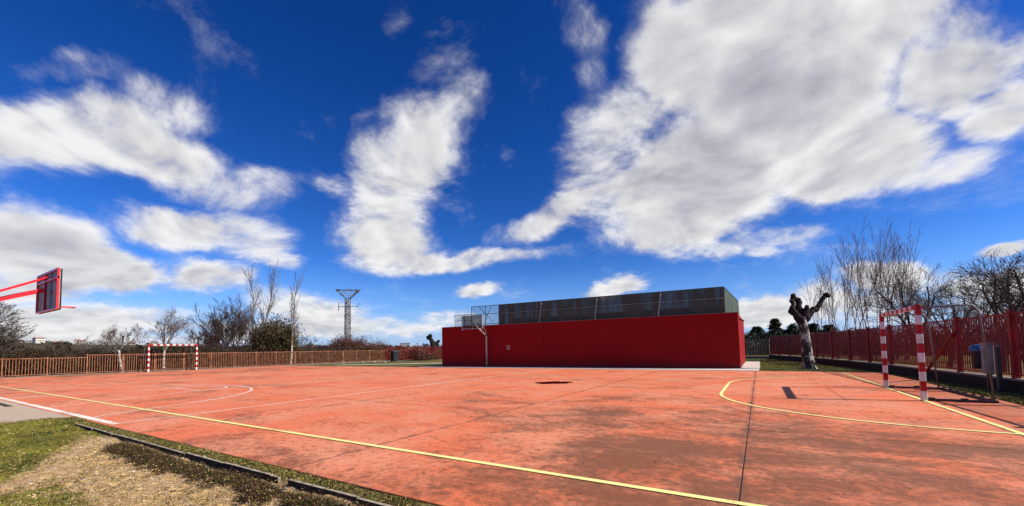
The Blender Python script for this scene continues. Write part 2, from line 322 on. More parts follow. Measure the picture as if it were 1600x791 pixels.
simple('bark_plane', (0.055, 0.042, 0.032), (0.44, 0.40, 0.35), 5.0, .9, bump=1.0, bdist=.05, lo=.49, hi=.57, stretch=(1, 1, .6))
simple('bark_black', (0.026, 0.017, 0.014), (0.014, 0.010, 0.008), 8, .95, bump=.4)
simple('plastic_blue', (0.03, 0.13, 0.30), (0.02, 0.09, 0.22), 6, .35, bump=.02)
simple('plastic_dark', (0.020, 0.022, 0.028), (0.014, 0.016, 0.02), 6, .5, bump=.05)
simple('cabinet_grey', (0.30, 0.31, 0.32), (0.22, 0.23, 0.24), 6, .5, .3, bump=.05)
simple('stone_pale', (0.60, 0.54, 0.46), (0.42, 0.36, 0.30), 30, .9, bump=.3)
simple('house_white', (0.70, 0.66, 0.60), (0.6, 0.56, 0.5), .2, .9, bump=0)
simple('house_ochre', (0.50, 0.36, 0.25), (0.45, 0.32, 0.22), .2, .9, bump=0)
simple('roof_tile', (0.30, 0.12, 0.07), (0.22, 0.09, 0.055), .5, .9, bump=0)
simple('window_dark', (0.03, 0.035, 0.045), None, 3, .2, bump=0)
simple('pylon_steel', (0.40, 0.39, 0.40), (0.05, 0.05, 0.055), 1, .55, .4, bump=0)
leafmat('leaf_brush', [(0.034, 0.018, 0.009), (0.022, 0.022, 0.007), (0.075, 0.040, 0.018)])
leafmat('leaf_olive', [(0.060, 0.048, 0.016), (0.085, 0.050, 0.024), (0.035, 0.050, 0.014)])
leafmat('leaf_conifer', [(0.012, 0.022, 0.010), (0.022, 0.030, 0.012), (0.03, 0.035, 0.015)])
leafmat('leaf_rust', [(0.115, 0.042, 0.026), (0.075, 0.032, 0.020), (0.15, 0.065, 0.035)])
leafmat('leaf_far', [(0.045, 0.045, 0.026), (0.075, 0.055, 0.036), (0.03, 0.035, 0.02)])
leafmat('grass_green', [(0.190, 0.185, 0.018), (0.060, 0.072, 0.011), (0.27, 0.22, 0.05)])
leafmat('grass_dry', [(0.66, 0.48, 0.22), (0.44, 0.30, 0.13), (0.20, 0.13, 0.06)])
leafmat('weed', [(0.022, 0.018, 0.008), (0.035, 0.038, 0.011), (0.085, 0.045, 0.022)])
def mat_puddle():
    m, nt, b, out = newmat('puddle_water'); T = NT(nt)
    b.inputs['Base Color'].default_value = (0.016, 0.004, 0.003, 1); b.inputs['Roughness'].default_value = 0.03; b.inputs['IOR'].default_value = 1.33
    T.bump(b, T.noise(T.P(), 9, 3), .03, .002); MAT['puddle'] = m
mat_puddle()
def mat_net(name, col, opacity, seams=True):
    m, nt, b, out = newmat(name); T = NT(nt); p = T.P(); pv = T.P((1.2, 1.2, .15))
    n = T.noise(pv, 1.6, 5, .7)
    T.L(T.mix(T.ramp(n, .35, .65), col, tuple(x * .62 for x in col)), b.inputs['Base Color']); b.inputs['Roughness'].default_value = .9
    tr = T.N('ShaderNodeBsdfTransparent'); mx = T.N('ShaderNodeMixShader')
    T.L(T.ramp(n, .3, .75, opacity + .05, opacity - .08), mx.inputs[0]); T.L(tr.outputs[0], mx.inputs[1]); T.L(b.outputs[0], mx.inputs[2]); T.L(mx.outputs[0], out.inputs[0])
    MAT[name] = m
mat_net('net_cloth', (0.050, 0.074, 0.054), .99)
mat_net('net_wire', (0.10, 0.11, 0.12), .34)
mat_net('net_board', (0.03, 0.03, 0.03), .55)

# ------------------------------------------------------------------ building tools
ORG = {}
def link(o, parent=None, wloc=(0, 0, 0), rot=None):
    COL.objects.link(o); wloc = Vector(wloc)
    if parent: o.parent = parent; o.location = wloc - ORG[parent.name]
    else: o.location = wloc
    ORG[o.name] = wloc
    if rot is not None: o.rotation_euler = rot
    return o
def tag(o, label=None, cat=None, group=None, kind=None):
    for k, v in (('label', label), ('category', cat), ('group', group), ('kind', kind)):
        if v: o[k] = v
    return o
def thing(name, label, cat, loc, group=None):
    o = bpy.data.objects.new(name, None); o.empty_display_size = .2; link(o, None, loc); return tag(o, label, cat, group)
def structure(name, loc=(0, 0, 0)):
    o = bpy.data.objects.new(name, None); link(o, None, loc); return tag(o, kind='structure')
class MB:
    def __init__(s): s.v = []; s.f = []; s.m = []; s.n = 0
    def add(s, verts, faces, mat=0):
        s.v.extend(verts); n = s.n
        s.f.extend([tuple(i + n for i in f) for f in faces]); s.m.extend([mat] * len(faces)); s.n += len(verts); return s
    def box(s, x0, x1, y0, y1, z0, z1, mat=0):
        return s.add([(x0, y0, z0), (x1, y0, z0), (x1, y1, z0), (x0, y1, z0), (x0, y0, z1), (x1, y0, z1), (x1, y1, z1), (x0, y1, z1)],
                     [(0, 3, 2, 1), (4, 5, 6, 7), (0, 1, 5, 4), (1, 2, 6, 5), (2, 3, 7, 6), (3, 0, 4, 7)], mat)
    def beam(s, a, b, w, h=None, mat=0, up=(0, 0, 1)):
        h = h or w; a = Vector(a); b = Vector(b); d = (b - a).normalized(); up = Vector(up)
        if abs(d.dot(up)) > .98: up = Vector((0, 1, 0))
        x = d.cross(up).normalized() * w / 2; z = x.cross(d).normalized() * h / 2
        vs = [tuple(q + sx * x + sz * z) for q in (a, b) for sx, sz in ((-1, -1), (1, -1), (1, 1), (-1, 1))]
        return s.add(vs, [(0, 1, 2, 3), (7, 6, 5, 4), (0, 4, 5, 1), (1, 5, 6, 2), (2, 6, 7, 3), (3, 7, 4, 0)], mat)
    def tube(s, pts, rad, n=8, mat=0, cap=True):
        pts = [Vector(p) for p in pts]
        if isinstance(rad, (int, float)): rad = [rad] * len(pts)
        vs = []; ref = None
        for i, p in enumerate(pts):
            d = (pts[min(i + 1, len(pts) - 1)] - pts[max(i - 1, 0)])
            d = d.normalized() if d.length > 1e-9 else Vector((0, 0, 1))
            if ref is None: ref = Vector((1, 0, 0)) if abs(d.x) < .8 else Vector((0, 1, 0))
            x = (ref - d * ref.dot(d)).normalized(); y = d.cross(x); ref = x
            for k in range(n):
                t = 2 * math.pi * k / n; vs.append(tuple(p + (x * math.cos(t) + y * math.sin(t)) * rad[i]))
        fs = []
        for i in range(len(pts) - 1):
            for k in range(n):
                a = i * n + k; b = i * n + (k + 1) % n; fs.append((a, b, b + n, a + n))
        if cap: fs.append(tuple(range(n - 1, -1, -1))); fs.append(tuple(range((len(pts) - 1) * n, len(pts) * n)))
        return s.add(vs, fs, mat)
    def mesh(s, name, mats, off=(0, 0, 0), smooth=False):
        me = bpy.data.meshes.new(name); o = Vector(off)
        me.from_pydata([(v[0] - o.x, v[1] - o.y, v[2] - o.z) for v in s.v], [], s.f)
        for m in (mats if isinstance(mats, (list, tuple)) else [mats]): me.materials.append(MAT[m])
        me.polygons.foreach_set('material_index', s.m)
        if smooth: me.polygons.foreach_set('use_smooth', [True] * len(s.f))
        me.update(); return me
    def build(s, name, mats, parent=None, smooth=False, loc=None):
        loc = Vector(loc) if loc is not None else (ORG[parent.name].copy() if parent else Vector((0, 0, 0)))
        o = bpy.data.objects.new(name, s.mesh(name, mats, loc, smooth)); return link(o, parent, loc)
def bevel(o, w=.01, seg=2):
    b = o.modifiers.new('bevel', 'BEVEL'); b.width = w; b.segments = seg; b.limit_method = 'ANGLE'; return o
def npmesh(name, verts, quads, mats, matidx=None, parent=None, loc=(0, 0, 0)):
    me = bpy.data.meshes.new(name); verts = np.asarray(verts, np.float32) - np.array(loc, np.float32); quads = np.asarray(quads, np.int32); k = quads.shape[1]
    me.vertices.add(len(verts)); me.vertices.foreach_set('co', verts.ravel())
    me.loops.add(quads.size); me.loops.foreach_set('vertex_index', quads.ravel())
    me.polygons.add(len(quads)); me.polygons.foreach_set('loop_start', np.arange(0, quads.size, k, dtype=np.int32))
    try: me.polygons.foreach_set('loop_total', np.full(len(quads), k, np.int32))
    except Exception: pass
    for m in mats: me.materials.append(MAT[m])
    if matidx is not None: me.polygons.foreach_set('material_index', np.asarray(matidx, np.int32))
    me.update(calc_edges=True); me.validate()
    o = bpy.data.objects.new(name, me); return link(o, parent, loc)
def leaf_quads(rng, cent, size, flat=0.0, aspect=.5):
    """small randomly turned quads round the given centres"""
    n = len(cent); a = rng.normal(size=(n, 3)); a[:, 2] *= (1 - flat); a /= np.linalg.norm(a, axis=1)[:, None]
    b = rng.normal(size=(n, 3)); b -= a * (a * b).sum(1)[:, None]; b /= np.linalg.norm(b, axis=1)[:, None]
    s = (size * rng.uniform(.6, 1.4, n))[:, None]
    a = a * s; b = b * s * aspect
    v = np.stack([cent - a, cent - b * .9, cent + a, cent + b * .9], 1).reshape(-1, 3)
    return v, np.arange(4 * n).reshape(-1, 4)

# ------------------------------------------------------------------ ground
def smooth01(t): t = np.clip(t, 0, 1); return t * t * (3 - 2 * t)
def ground_z(x, y):
    z = np.full_like(x, -0.03)
    d = np.hypot(x, y)
    court = (x > -40.7) & (x < 4.45) & (y > 2.3) & (y < 23.2)
    z = np.where(court, -0.16, z)
    near = (x < 4.3) & (y <= 2.5)
    z = np.where(near, -0.34, z)
    und = np.sin(x * .021 + 1.3) * np.cos(y * .017) * .5 + np.sin(x * .053 + y * .041) * .25
    z = z + smooth01((d - 70) / 120) * und * .5
    az = np.arctan2(-x, y)
    hill = 9.0 + 4.0 * np.sin(az * 5.0 + .7) + 2.2 * np.sin(az * 13 + 2) + 1.0 * np.sin(az * 31)
    z = z + smooth01((d - 380) / 620) * hill * 1.55 - smooth01((d - 1300) / 1200) * 40
    return z
def build_ground():
    def axis(pts):
        return np.array(sorted(set(np.round(pts, 3))))
    far = list(np.geomspace(60, 2600, 34))
    xs = axis(list(np.arange(-60, 20, 1.5)) + [-40.8, -40.6, 4.35, 4.5, 5.2] + [-f for f in far if f > 60] + far)
    ys = axis(list(np.arange(-12, 60, 1.5)) + [2.2, 2.3, 2.5, 2.6, 23.1, 23.3] + [-f for f in far] + far)
    X, Y = np.meshgrid(xs, ys); Z = ground_z(X, Y)
    nx = len(xs); i, j = np.meshgrid(np.arange(nx - 1), np.arange(len(ys) - 1)); a = (j * nx + i).ravel()
    o = npmesh('ground', np.stack([X, Y, Z], -1).reshape(-1, 3), np.stack([a, a + 1, a + nx + 1, a + nx], 1), ['ground'])
    tag(o, kind='structure')
build_ground()

# ------------------------------------------------------------------ court: slabs, joints, lines
court = structure('court', (-18, 13, 0))
XR = 4.35; XL = -40.35; Y0 = 2.64; Y1 = 22.95
MB().box(XL, XR, Y0 + .01, Y1, -.15, -.006).build('joint_bed', 'joint_filler', court)
xj = [XR] + [-.2 - 4.33 * k for k in range(10)] + [XL]
yj = [Y0, 7.15, 14.9, Y1]
rs = random.Random(3)
for i in range(len(xj) - 1):
    for j in range(3):
        gw = lambda q: (0 if q in (0, len(xj) - 1) else .006 if q == 1 else .019 if q == 2 else .011); gy = .009
        x0, x1 = xj[i + 1] + gw(i + 1), xj[i] - gw(i)
        y0, y1 = yj[j] + (gy if j else 0), yj[j + 1] - (gy if j < 2 else 0)
        dz = rs.uniform(-.0015, .0015)
        o = MB().box(x0, x1, y0, y1, -.12, 0 + dz).build('slab', 'court', court, loc=((x0 + x1) / 2, (y0 + y1) / 2, 0))
        bevel(o, .004, 1)
lz = [0.0045]
def strip(pts, w, mat, closed=False, z=None):
    """a painted line of width w along pts"""
    z = z if z is not None else lz[0]; vs = []; n = len(pts); rnd = random.Random(int(abs(pts[0][0] * 100)))
    for i, p in enumerate(pts):
        a = Vector(pts[max(i - 1, 0)]); b = Vector(pts[min(i + 1, n - 1)]); d = (b - a).normalized(); q = Vector((-d.y, d.x)) * w / 2
        vs += [(p[0] + q.x, p[1] + q.y, z), (p[0] - q.x, p[1] - q.y, z)]
    m = MB().add(vs, [(2 * i + 1, 2 * i + 3, 2 * i + 2, 2 * i) for i in range(n - 1)])
    m.build('painted_line', mat, court)
def seg(a, b, n=2): return [(a[0] + (b[0] - a[0]) * t / (n - 1), a[1] + (b[1] - a[1]) * t / (n - 1)) for t in range(n)]
def arc(cx, cy, r, a0, a1, n=24): return [(cx + r * math.cos(R(a0 + (a1 - a0) * i / n)), cy + r * math.sin(R(a0 + (a1 - a0) * i / n))) for i in range(n + 1)]
GX, GY, GL = 3.0, 13.76, 42.5
# white basketball lines first, then yellow handball lines a little higher
strip(seg((-25.42, 2.76), (-10.35, 2.76)), .13, 'line_white')
strip(seg((-10.42, 2.83), (-10.75, 20.6)), .06, 'line_white')
strip(seg((-25.4, 2.83), (-25.4, 22.4)), .06, 'line_white')
strip(seg((-25.4, 13.76), (-10.55, 13.76)), .05, 'line_faded', z=.0035)
strip(arc(-17.95, 2.83, 5.45, 22, 158, 40), .07, 'line_white', z=.0050)
strip([(-12.0, 2.83), (-12.30, 3.5), (-12.75, 4.35), (-12.92, 4.86)], .06, 'line_white', z=.0052)
strip([(-23.8, 2.83), (-23.5, 3.6), (-23.15, 4.35), (-22.98, 4.86)], .06, 'line_white', z=.0052)
strip(seg((-15.45, 2.83), (-17.05, 6.7)), .06, 'line_white')
strip(seg((-20.3, 2.83), (-18.95, 6.7)), .06, 'line_white')
strip(seg((-18.95, 6.7), (-17.0, 6.7)), .06, 'line_white', z=.0058)
strip(arc(-18.0, 6.75, 1.15, -30, 210, 24), .06, 'line_white', z=.0051)
strip(arc(-17.9, 13.76, 1.8, 0, 360, 36), .05, 'line_faded', z=.0040)
strip(arc(-17.9, 22.2, 5.45, 180, 360, 36), .05, 'line_faded', z=.0040)
strip(seg((-24.5, 22.3), (-7.5, 22.3)), .06, 'line_faded', z=.0049)
strip(seg((GX, 3.81), (GX - GL, 3.81), 12), .076, 'line_yellow', z=.0085)
strip(seg((GX, 3.85), (GX, 22.65), 8), .08, 'line_yellow', z=.0085)
strip(seg((GX - GL, 3.85), (GX - GL, 22.65), 8), .08, 'line_faded', z=.0085)
def dline(sx, x, mat):
    pts = [(x + sx * px, py) for px, py in [(3.92 * math.cos(R(a)), GY - 1.5 + 3.92 * math.sin(R(a))) for a in range(-90, 1, 5)]]
    pts += [(x + sx * px, py) for px, py in [(3.92 * math.cos(R(a)), GY + 1.75 + 3.92 * math.sin(R(a))) for a in range(0, 91, 5)]]
    strip(pts, .08, mat, z=.0090)
dline(-1, GX, 'line_yellow'); dline(1, GX - GL, 'line_faded')
# puddle in a shallow dip
def puddle():
    rnd = random.Random(5); pts = []
    for i in range(40):
        t = 2 * math.pi * i / 40; r = 1 + .13 * math.sin(2 * t + 1) + .09 * math.sin(5 * t) + .05 * math.sin(9 * t + 2)
        u, v = .62 * r * math.cos(t), .60 * r * math.sin(t)
        c, s = math.cos(R(28)), math.sin(R(28)); pts.append((-6.55 + u * c - v * s, 13.75 + u * s + v * c, .004))
    o = MB().add(pts, [tuple(range(40))]).build('puddle', 'puddle'); tag(o, 'small dark puddle lying on the red court in front of the wall', 'puddle')
puddle()

# ------------------------------------------------------------------ paving round the building
def wall_y(x): return 24.2 + (x + 20.96) * (0.55 / 20.05)
pav = structure('pavement', (-10, 23.9, 0))
MB().box(-22.5, -.05, 22.98, 24.0, -.1, -.02).build('paving_bed', 'concrete_dark', pav)
x = -22.4
k = 0
while x < -.2:
    x1 = min(x + 2.0, -.06)
    m = MB(); m.add([(x + .006, 22.98, -.05), (x1 - .006, 22.98, -.05), (x1 - .006, wall_y(x1) - .004, -.05), (x + .006, wall_y(x) - .004, -.05),
                     (x + .006, 22.98, .02), (x1 - .006, 22.98, .02), (x1 - .006, wall_y(x1) - .004, .02), (x + .006, wall_y(x) - .004, .02)],
                    [(0, 3, 2, 1), (4, 5, 6, 7), (0, 1, 5, 4), (1, 2, 6, 5), (2, 3, 7, 6), (3, 0, 4, 7)])
    bevel(m.build('paving_slab', 'concrete_light', pav), .006, 1); x = x1
y = wall_y(-.9) + .01
for i, (ya, yb, z) in enumerate([(y, 27.6, .035), (27.62, 30.6, .05), (30.62, 34.3, .045)]):
    bevel(MB().box(-.9, -.03, ya, yb, -.05, z).build('paving_slab', 'concrete_light', pav), .01, 1)
# curving path and left part beyond the court
path = MB()
pp = [(-34.5, 24.6, 1.0), (-31.5, 26.6, 1.1), (-28.5, 29.0, 1.2), (-25.5, 31.4, 1.3), (-22.5, 33.0, 1.4), (-19, 37.5, 1.5)]
vs = []
for (a, b_, w) in pp: vs += [(a - .6 * w, b_ + .8 * w, .006), (a + .6 * w, b_ - .8 * w, .006)]
path.add(vs, [(2 * i + 1, 2 * i + 3, 2 * i + 2, 2 * i) for i in range(len(pp) - 1)])
tag(path.build('path', 'path_gravel'), kind='structure')

# ------------------------------------------------------------------ building
bt = thing('sports_building', 'long low dark red roofless court building with blank rendered walls and netting on top', 'building', (-10.9, 24.5, 0))
xa, xb, yb_ = -20.96, -.91, 34.5; H = 3.0; TH = .25
def wallprism(x0, x1, off, z0, z1, th=TH):
    y0, y1 = wall_y(x0) + off, wall_y(x1) + off
    return [(x0, y0, z0), (x1, y1, z0), (x1, y1 + th, z0), (x0, y0 + th, z0), (x0, y0, z1), (x1, y1, z1), (x1, y1 + th, z1), (x0, y0 + th, z1)]
BF = [(0, 3, 2, 1), (4, 5, 6, 7), (0, 1, 5, 4), (1, 2, 6, 5), (2, 3, 7, 6), (3, 0, 4, 7)]
cuts = [xa, -12.3, -5.0, xb]
for i in range(3):
    MB().add(wallprism(cuts[i] + (.009 if i else 0), cuts[i + 1] - (.009 if i < 2 else 0), (0, -.004, -.001)[i], 0, H), BF).build('front_wall', 'wall', bt)
MB().box(xb - TH, xb, wall_y(xb) + TH + .002, yb_, 0, H - .002).build('side_wall', 'wall', bt)
MB().box(xa, xa + TH, wall_y(xa) + TH + .002, yb_, 0, H - .002).build('side_wall', 'wall', bt)
MB().box(xa + TH, xb - TH, yb_ - TH, yb_ - .003, 0, H - .004).build('rear_wall', 'wall', bt)
MB().box(xa + TH, xb - TH, wall_y(xb) + TH + .01, yb_ - TH - .01, -.02, .01).build('court_floor', 'concrete_grey', bt)
m = MB(); m.add(wallprism(xa, xb, -.008, H, H + .022, TH + .016), BF); m.build('coping', 'coping', bt)
for q in cuts[1:3]: MB().add(wallprism(q - .05, q + .05, .03, .001, H - .003, TH + .02), BF).build('wall_joint', 'wall', bt)
# wall box and lamp
sx, sy = -15.03, wall_y(-15.03)
o = MB(); 
for (a, b, c, d) in ((-.10, .10, 1.24, 1.265), (-.10, .10, 1.485, 1.51), (-.10, -.075, 1.265, 1.485), (.075, .10, 1.265, 1.485)):
    o.box(sx + a, sx + b, sy - .035, sy - .009, c, d)
o.build('hatch_frame', 'paint_white', bt); MB().box(sx - .074, sx + .074, sy - .022, sy - .0085, 1.266, 1.484).build('hatch', 'wall', bt)
lm = MB(); lm.box(xb + .001, xb + .05, 25.55, 25.65, 2.62, 2.72); lm.beam((xb + .05, 25.6, 2.67), (xb + .17, 25.6, 2.63), .05); lm.box(xb + .13, xb + .26, 25.5, 25.7, 2.56, 2.63)
bevel(lm.build('wall_lamp', 'steel_dark', bt), .008, 1)
# netting: an enclosure of dark shade cloth above the walls, a lighter wire panel at its left end
NF = .13; NZ0, NZ1 = H + .03, 4.44; xs0, xs1, xs2 = -18.25, -15.9, -1.52
def net_panel(x0, x1, mat, z0=NZ0, z1=NZ1 - .02):
    y0, y1 = wall_y(x0) + NF, wall_y(x1) + NF; n = max(2, int(abs(x1 - x0) / .35)); rnd = random.Random(8)
    vs = []; fs = []
    for i in range(n + 1):
        t = i / n; X = x0 + (x1 - x0) * t; Yv = y0 + (y1 - y0) * t
        for kk, zz in enumerate((z0, (z0 + z1) / 2, z1)): vs.append((X, Yv + .03 * math.sin(X * 5.1 + kk) * (0 if kk == 2 else 1) + rnd.uniform(-.012, .012), zz))
    for i in range(n):
        for kk in range(2): a = i * 3 + kk; fs.append((a, a + 3, a + 4, a + 1))
    return MB().add(vs, fs)
net_panel(xs1 + .02, xs2, 'net_cloth').build('shade_cloth', 'net_cloth', bt, smooth=True)
net_panel(xs0, xs1 - .02, 'net_wire', H + .08).build('wire_panel', 'net_wire', bt)
net_panel(-19.75, xs0 - .05, 'net_wire', H + .05, 3.86).build('wire_panel', 'net_wire', bt)
# side and rear cloth
m = MB(); ye = 33.9; y0 = wall_y(xs2) + NF
n = 24; vs = []
for i in range(n + 1):
    Yv = y0 + (ye - y0) * i / n
    for kk, zz in enumerate((NZ0, 3.7, NZ1 - .02)): vs.append((xs2 + .35 * i / n + .03 * math.sin(Yv * 3 + kk), Yv, zz))
m.add(vs, [(i * 3 + kk, i * 3 + kk + 3, i * 3 + kk + 4, i * 3 + kk + 1) for i in range(n) for kk in range(2)]); m.build('shade_cloth', 'net_cloth', bt, smooth=True)
m = MB(); vs = []
for i in range(41):
    X = -20.5 + (xs2 + .35 + 20.5) * i / 40
    for kk, zz in enumerate((3.0, 3.6, 4.2)): vs.append((X, ye + .03 * math.sin(X * 4 + kk), zz))
m.add(vs, [(i * 3 + kk, i * 3 + kk + 3, i * 3 + kk + 4, i * 3 + kk + 1) for i in range(40) for kk in range(2)]); m.build('shade_cloth', 'net_cloth', bt, smooth=True)
def P3(X, z, off=NF): return (X, wall_y(X) + off, z)
rail = MB(); rail.tube([P3(xs0, NZ1), P3(xs2, NZ1)], .022, 6); rail.tube([(xs2, y0, NZ1), (xs2 + .35, ye, NZ1)], .022, 6); rail.build('top_rail', 'steel_dark', bt)
rail = MB(); rail.tube([P3(xs1, 3.83, NF - .045), P3(xs2, 3.83, NF - .045)], .016, 6); rail.build('middle_rail', 'cabinet_grey', bt)
rail = MB(); rail.tube([P3(xs0, 3.83, NF - .04), P3(xs1, 3.83, NF - .04)], .02, 6); rail.build('middle_rail', 'steel_dark', bt)
rail = MB(); rail.tube([P3(-19.8, 3.88), P3(xs0, 3.88)], .022, 6); rail.tube([P3(-19.8, 3.45), P3(xs0, 3.45)], .016, 6); rail.build('guard_rail', 'steel_dark', bt)
X = xs1
while X < xs2 + .05:
    MB().tube([P3(X, H + .02, NF + .05), P3(X, NZ1 - .02, NF + .05)], .026, 6).build('net_post', 'steel_dark', bt); X += (xs2 - xs1) / 8
for X in (xs0, -17.0, -19.8, -18.9): MB().tube([P3(X, H + .02), P3(X, NZ1 if X > -18.5 else 3.88)], .024, 6).build('net_post', 'steel_dark', bt)
for X in (-12.62, -8.76, -4.95): MB().tube([P3(X, H + .02, NF - .10), P3(X + .17, 4.36, NF - .07)], .024, 6).build('net_brace', 'post_grey', bt)
m = MB(); m.tube([P3(-17.6, 4.40), P3(-16.3, 3.2)], .02, 5); m.tube([P3(-16.5, 4.40), P3(-17.1, 3.2)], .02, 5); m.build('net_brace', 'steel_dark', bt)
MB().tube([P3(xs0, H + .10), P3(xs1, H + .10)], .03, 6).build('bottom_rail', 'steel_dark', bt)
for i in range(5):
    Yv = y0 + (ye - y0) * i / 4; MB().tube([(xs2 + .35 * i / 4 - .06, Yv, H - .05), (xs2 + .35 * i / 4 - .06, Yv, NZ1)], .026, 6).build('net_post', 'steel_galv', bt)

# ------------------------------------------------------------------ goals
def goal(x, y, sx, label):
    """3 x 2 m striped handball goal, its frame running back in direction sx"""
    t = thing('handball_goal', label, 'goal', (x, y, 0), 'striped handball goals')
    s = .095
    for dy in (-1.54, 1.54):
        m = MB(); zb = 0.008
        edges = [0.008, .21, .42, .625, .83, 1.035, 1.24, 1.445, 1.65, 1.855, 2.085]
        for i in range(10): m.box(x - s / 2, x + s / 2, y + dy - s / 2, y + dy + s / 2, edges[i], edges[i + 1], i % 2)
        bevel(m.build('post', ['paint_white', 'paint_red'], t), .006, 1)
    m = MB(); n = 14; a0 = y - 1.54 + s / 2 + .002; L_ = 3.08 - s - .004
    for i in range(n + 1):
        ya = a0 + L_ * i / (n + 1); yb = a0 + L_ * (i + 1) / (n + 1); m.box(x - s / 2, x + s / 2, ya, yb, 2.085 - s, 2.084, (i % 2))
    bevel(m.build('crossbar', ['paint_red', 'paint_white'], t), .004, 1)
    for dy in (-1.52, 1.52):
        Y = y + dy; pts = [(x + sx * .04, Y, 2.02), (x + sx * .76, Y, 2.03), (x + sx * .85, Y, 2.01), (x + sx * .91, Y, 1.93), (x + sx * .935, Y, 1.78), (x + sx * 1.05, Y, .03)]
        MB().tube(pts, .0175, 8).build('back_stanchion', 'steel_galv', t, smooth=True)
        m = MB(); m.beam((x + sx * .05, Y, .028), (x + sx * 1.08, Y, .028), .05, .045)
        for q in (.12, .62): m.box(x + sx * q - .05, x + sx * q + .05, Y - .035, Y + .035, .051, .075)
        m.build('base_bar', 'steel_dark', t)
    m = MB(); m.beam((x + sx * 1.08, y - 1.54, .03), (x + sx * 1.08, y + 1.54, .03), .05, .045)
    for q in range(7): m.box(x + sx * 1.08 - .03, x + sx * 1.08 + .03, y - 1.3 + q * .43 - .03, y - 1.3 + q * .43 + .03, .053, .075)
    m.build('ground_bar', 'steel_dark', t)
    MB().tube([(x + sx * .90, y - 1.52, 1.95), (x + sx * .90, y + 1.52, 1.95)], .007, 6).build('rear_top_bar', 'steel_galv', t, smooth=True)
goal(GX, GY, 1, 'red and white striped goal on the yellow line near the right fence')
goal(GX - GL, GY, -1, 'red and white striped goal far off in front of the left fence')

# ------------------------------------------------------------------ hoops
def rim(mb, c, r, mat=0, t=.011):
    mb.tube([(c[0] + r * math.cos(2 * math.pi * i / 24), c[1] + r * math.sin(2 * math.pi * i / 24), c[2]) for i in range(25)], t, 6, mat, cap=False)
def near_hoop():
    cx = -18.02; t = thing('basketball_hoop', 'bright red basketball hoop seen from behind with its board leaning into view at left', 'basketball hoop', (cx, 1.15, -.05), 'basketball hoops')
    yb, z0, z1, hw = 3.18, 2.62, 3.80, 1.14
    MB().tube([(cx, 1.15, -.05), (cx, 1.15, 2.55)], .085, 12).build('mast', 'hoop_red', t, smooth=True)
    MB().box(cx - .25, cx + .25, .9, 1.4, -.06, .0).build('base_plate', 'concrete_grey', t)
    MB().beam((cx, 1.12, 2.37), (cx, 2.5, 3.0), .10, .12).build('arm', 'hoop_red', t)
    MB().beam((cx, 2.5, 3.0), (cx, 3.10, 3.25), .10, .12).build('arm', 'hoop_red', t)
    for dx in (-.09, .09): MB().beam((cx + dx, 1.15, 2.48), (cx + dx * 4.2, yb - .045, 3.62), .045, .045).build('stay', 'hoop_red', t)
    # board of vertical boards with a red steel frame behind
    n = 7
    for i in range(n):
        xa = cx - hw + 2 * hw * i / n; MB().box(xa + .006, xa + 2 * hw / n - .006, yb + .012, yb + .042 + .003 * (i % 2), z0 + .02, z1 - .02).build('board_plank', 'board_dark' if i in (2, 4) else 'board_back', t)
    m = MB()
    m.box(cx - hw - .02, cx + hw + .02, yb - .03, yb + .01, z1 - .06, z1); m.box(cx - hw - .02, cx + hw + .02, yb - .03, yb + .01, z0, z0 + .05)
    m.box(cx - hw - .02, cx + hw + .02, yb - .028, yb + .008, 3.50, 3.56)
    for q in (-hw - .02, -.30, hw - .03): m.box(cx + q, cx + q + .05, yb - .032, yb + .011, z0 + .05, z1 - .06)
    m.build('board_frame', 'hoop_red', t)
    o = MB(); o.box(cx - hw - .03, cx + hw + .03, yb + .047, yb + .062, z0 - .01, z1 - .02); o.build('board_face', 'board_dark', t)
    o = MB(); rim(o, (cx, yb + .36, 2.78), .225, t=.014); o.beam((cx - .06, yb + .05, 2.78), (cx - .06, yb + .15, 2.78), .03, .02); o.beam((cx + .06, yb + .05, 2.78), (cx + .06, yb + .15, 2.78), .03, .02)
    o.build('rim', 'hoop_red', t, smooth=True)
near_hoop()
def far_hoop():
    px, py = -16.66, 24.02
    t = thing('basketball_hoop', 'pale grey basketball hoop post with bent arm standing against the dark red wall', 'basketball hoop', (px, py, 0), 'basketball hoops')
    MB().tube([(px, py, 0), (px, py, 2.18), (px, py - .03, 2.26)], [.065, .06, .06], 12).build('mast', 'post_grey', t, smooth=True)
    MB().box(px - .2, px + .2, py - .17, py + .15, .021, .035).build('base_plate', 'steel_galv', t)
    bx, by = -17.05, 22.85
    MB().tube([(px, py - .02, 2.22), (px - .17, py - .55, 2.66), (bx, by + .05, 3.14)], .055, 10).build('arm', 'post_grey', t, smooth=True)
    MB().tube([(px, py, 2.2), (px + .02, py - .1, 2.5), (bx + .75, by + .03, 3.3)], .018, 6).build('stay', 'post_grey', t)
    m = MB(); z0, z1, hw = 2.72, 3.62, .86
    for (a, b) in (((-hw, z1), (hw, z1)), ((-hw, z0 + .0), (hw, z0 + .0)), ((-hw, z0 - .12), (-hw, z1)), ((hw, z0 - .05), (hw, z1)), ((0, z0 - .06), (0, z1))):
        m.beam((bx + a[0], by, a[1]), (bx + b[0], by, b[1]), .04, .04, up=(0, 1, 0))
    m.build('board_frame', 'post_grey', t)
    MB().box(bx - hw + .02, bx + hw - .02, by - .03, by - .022, z0 + .02, z1 - .02).build('board', 'net_board', t)
    o = MB(); rim(o, (bx, by - .3, 2.95), .22, t=.016); o.beam((bx, by - .03, 2.95), (bx, by - .1, 2.95), .14, .02); o.build('rim', 'steel_dark', t)
far_hoop()

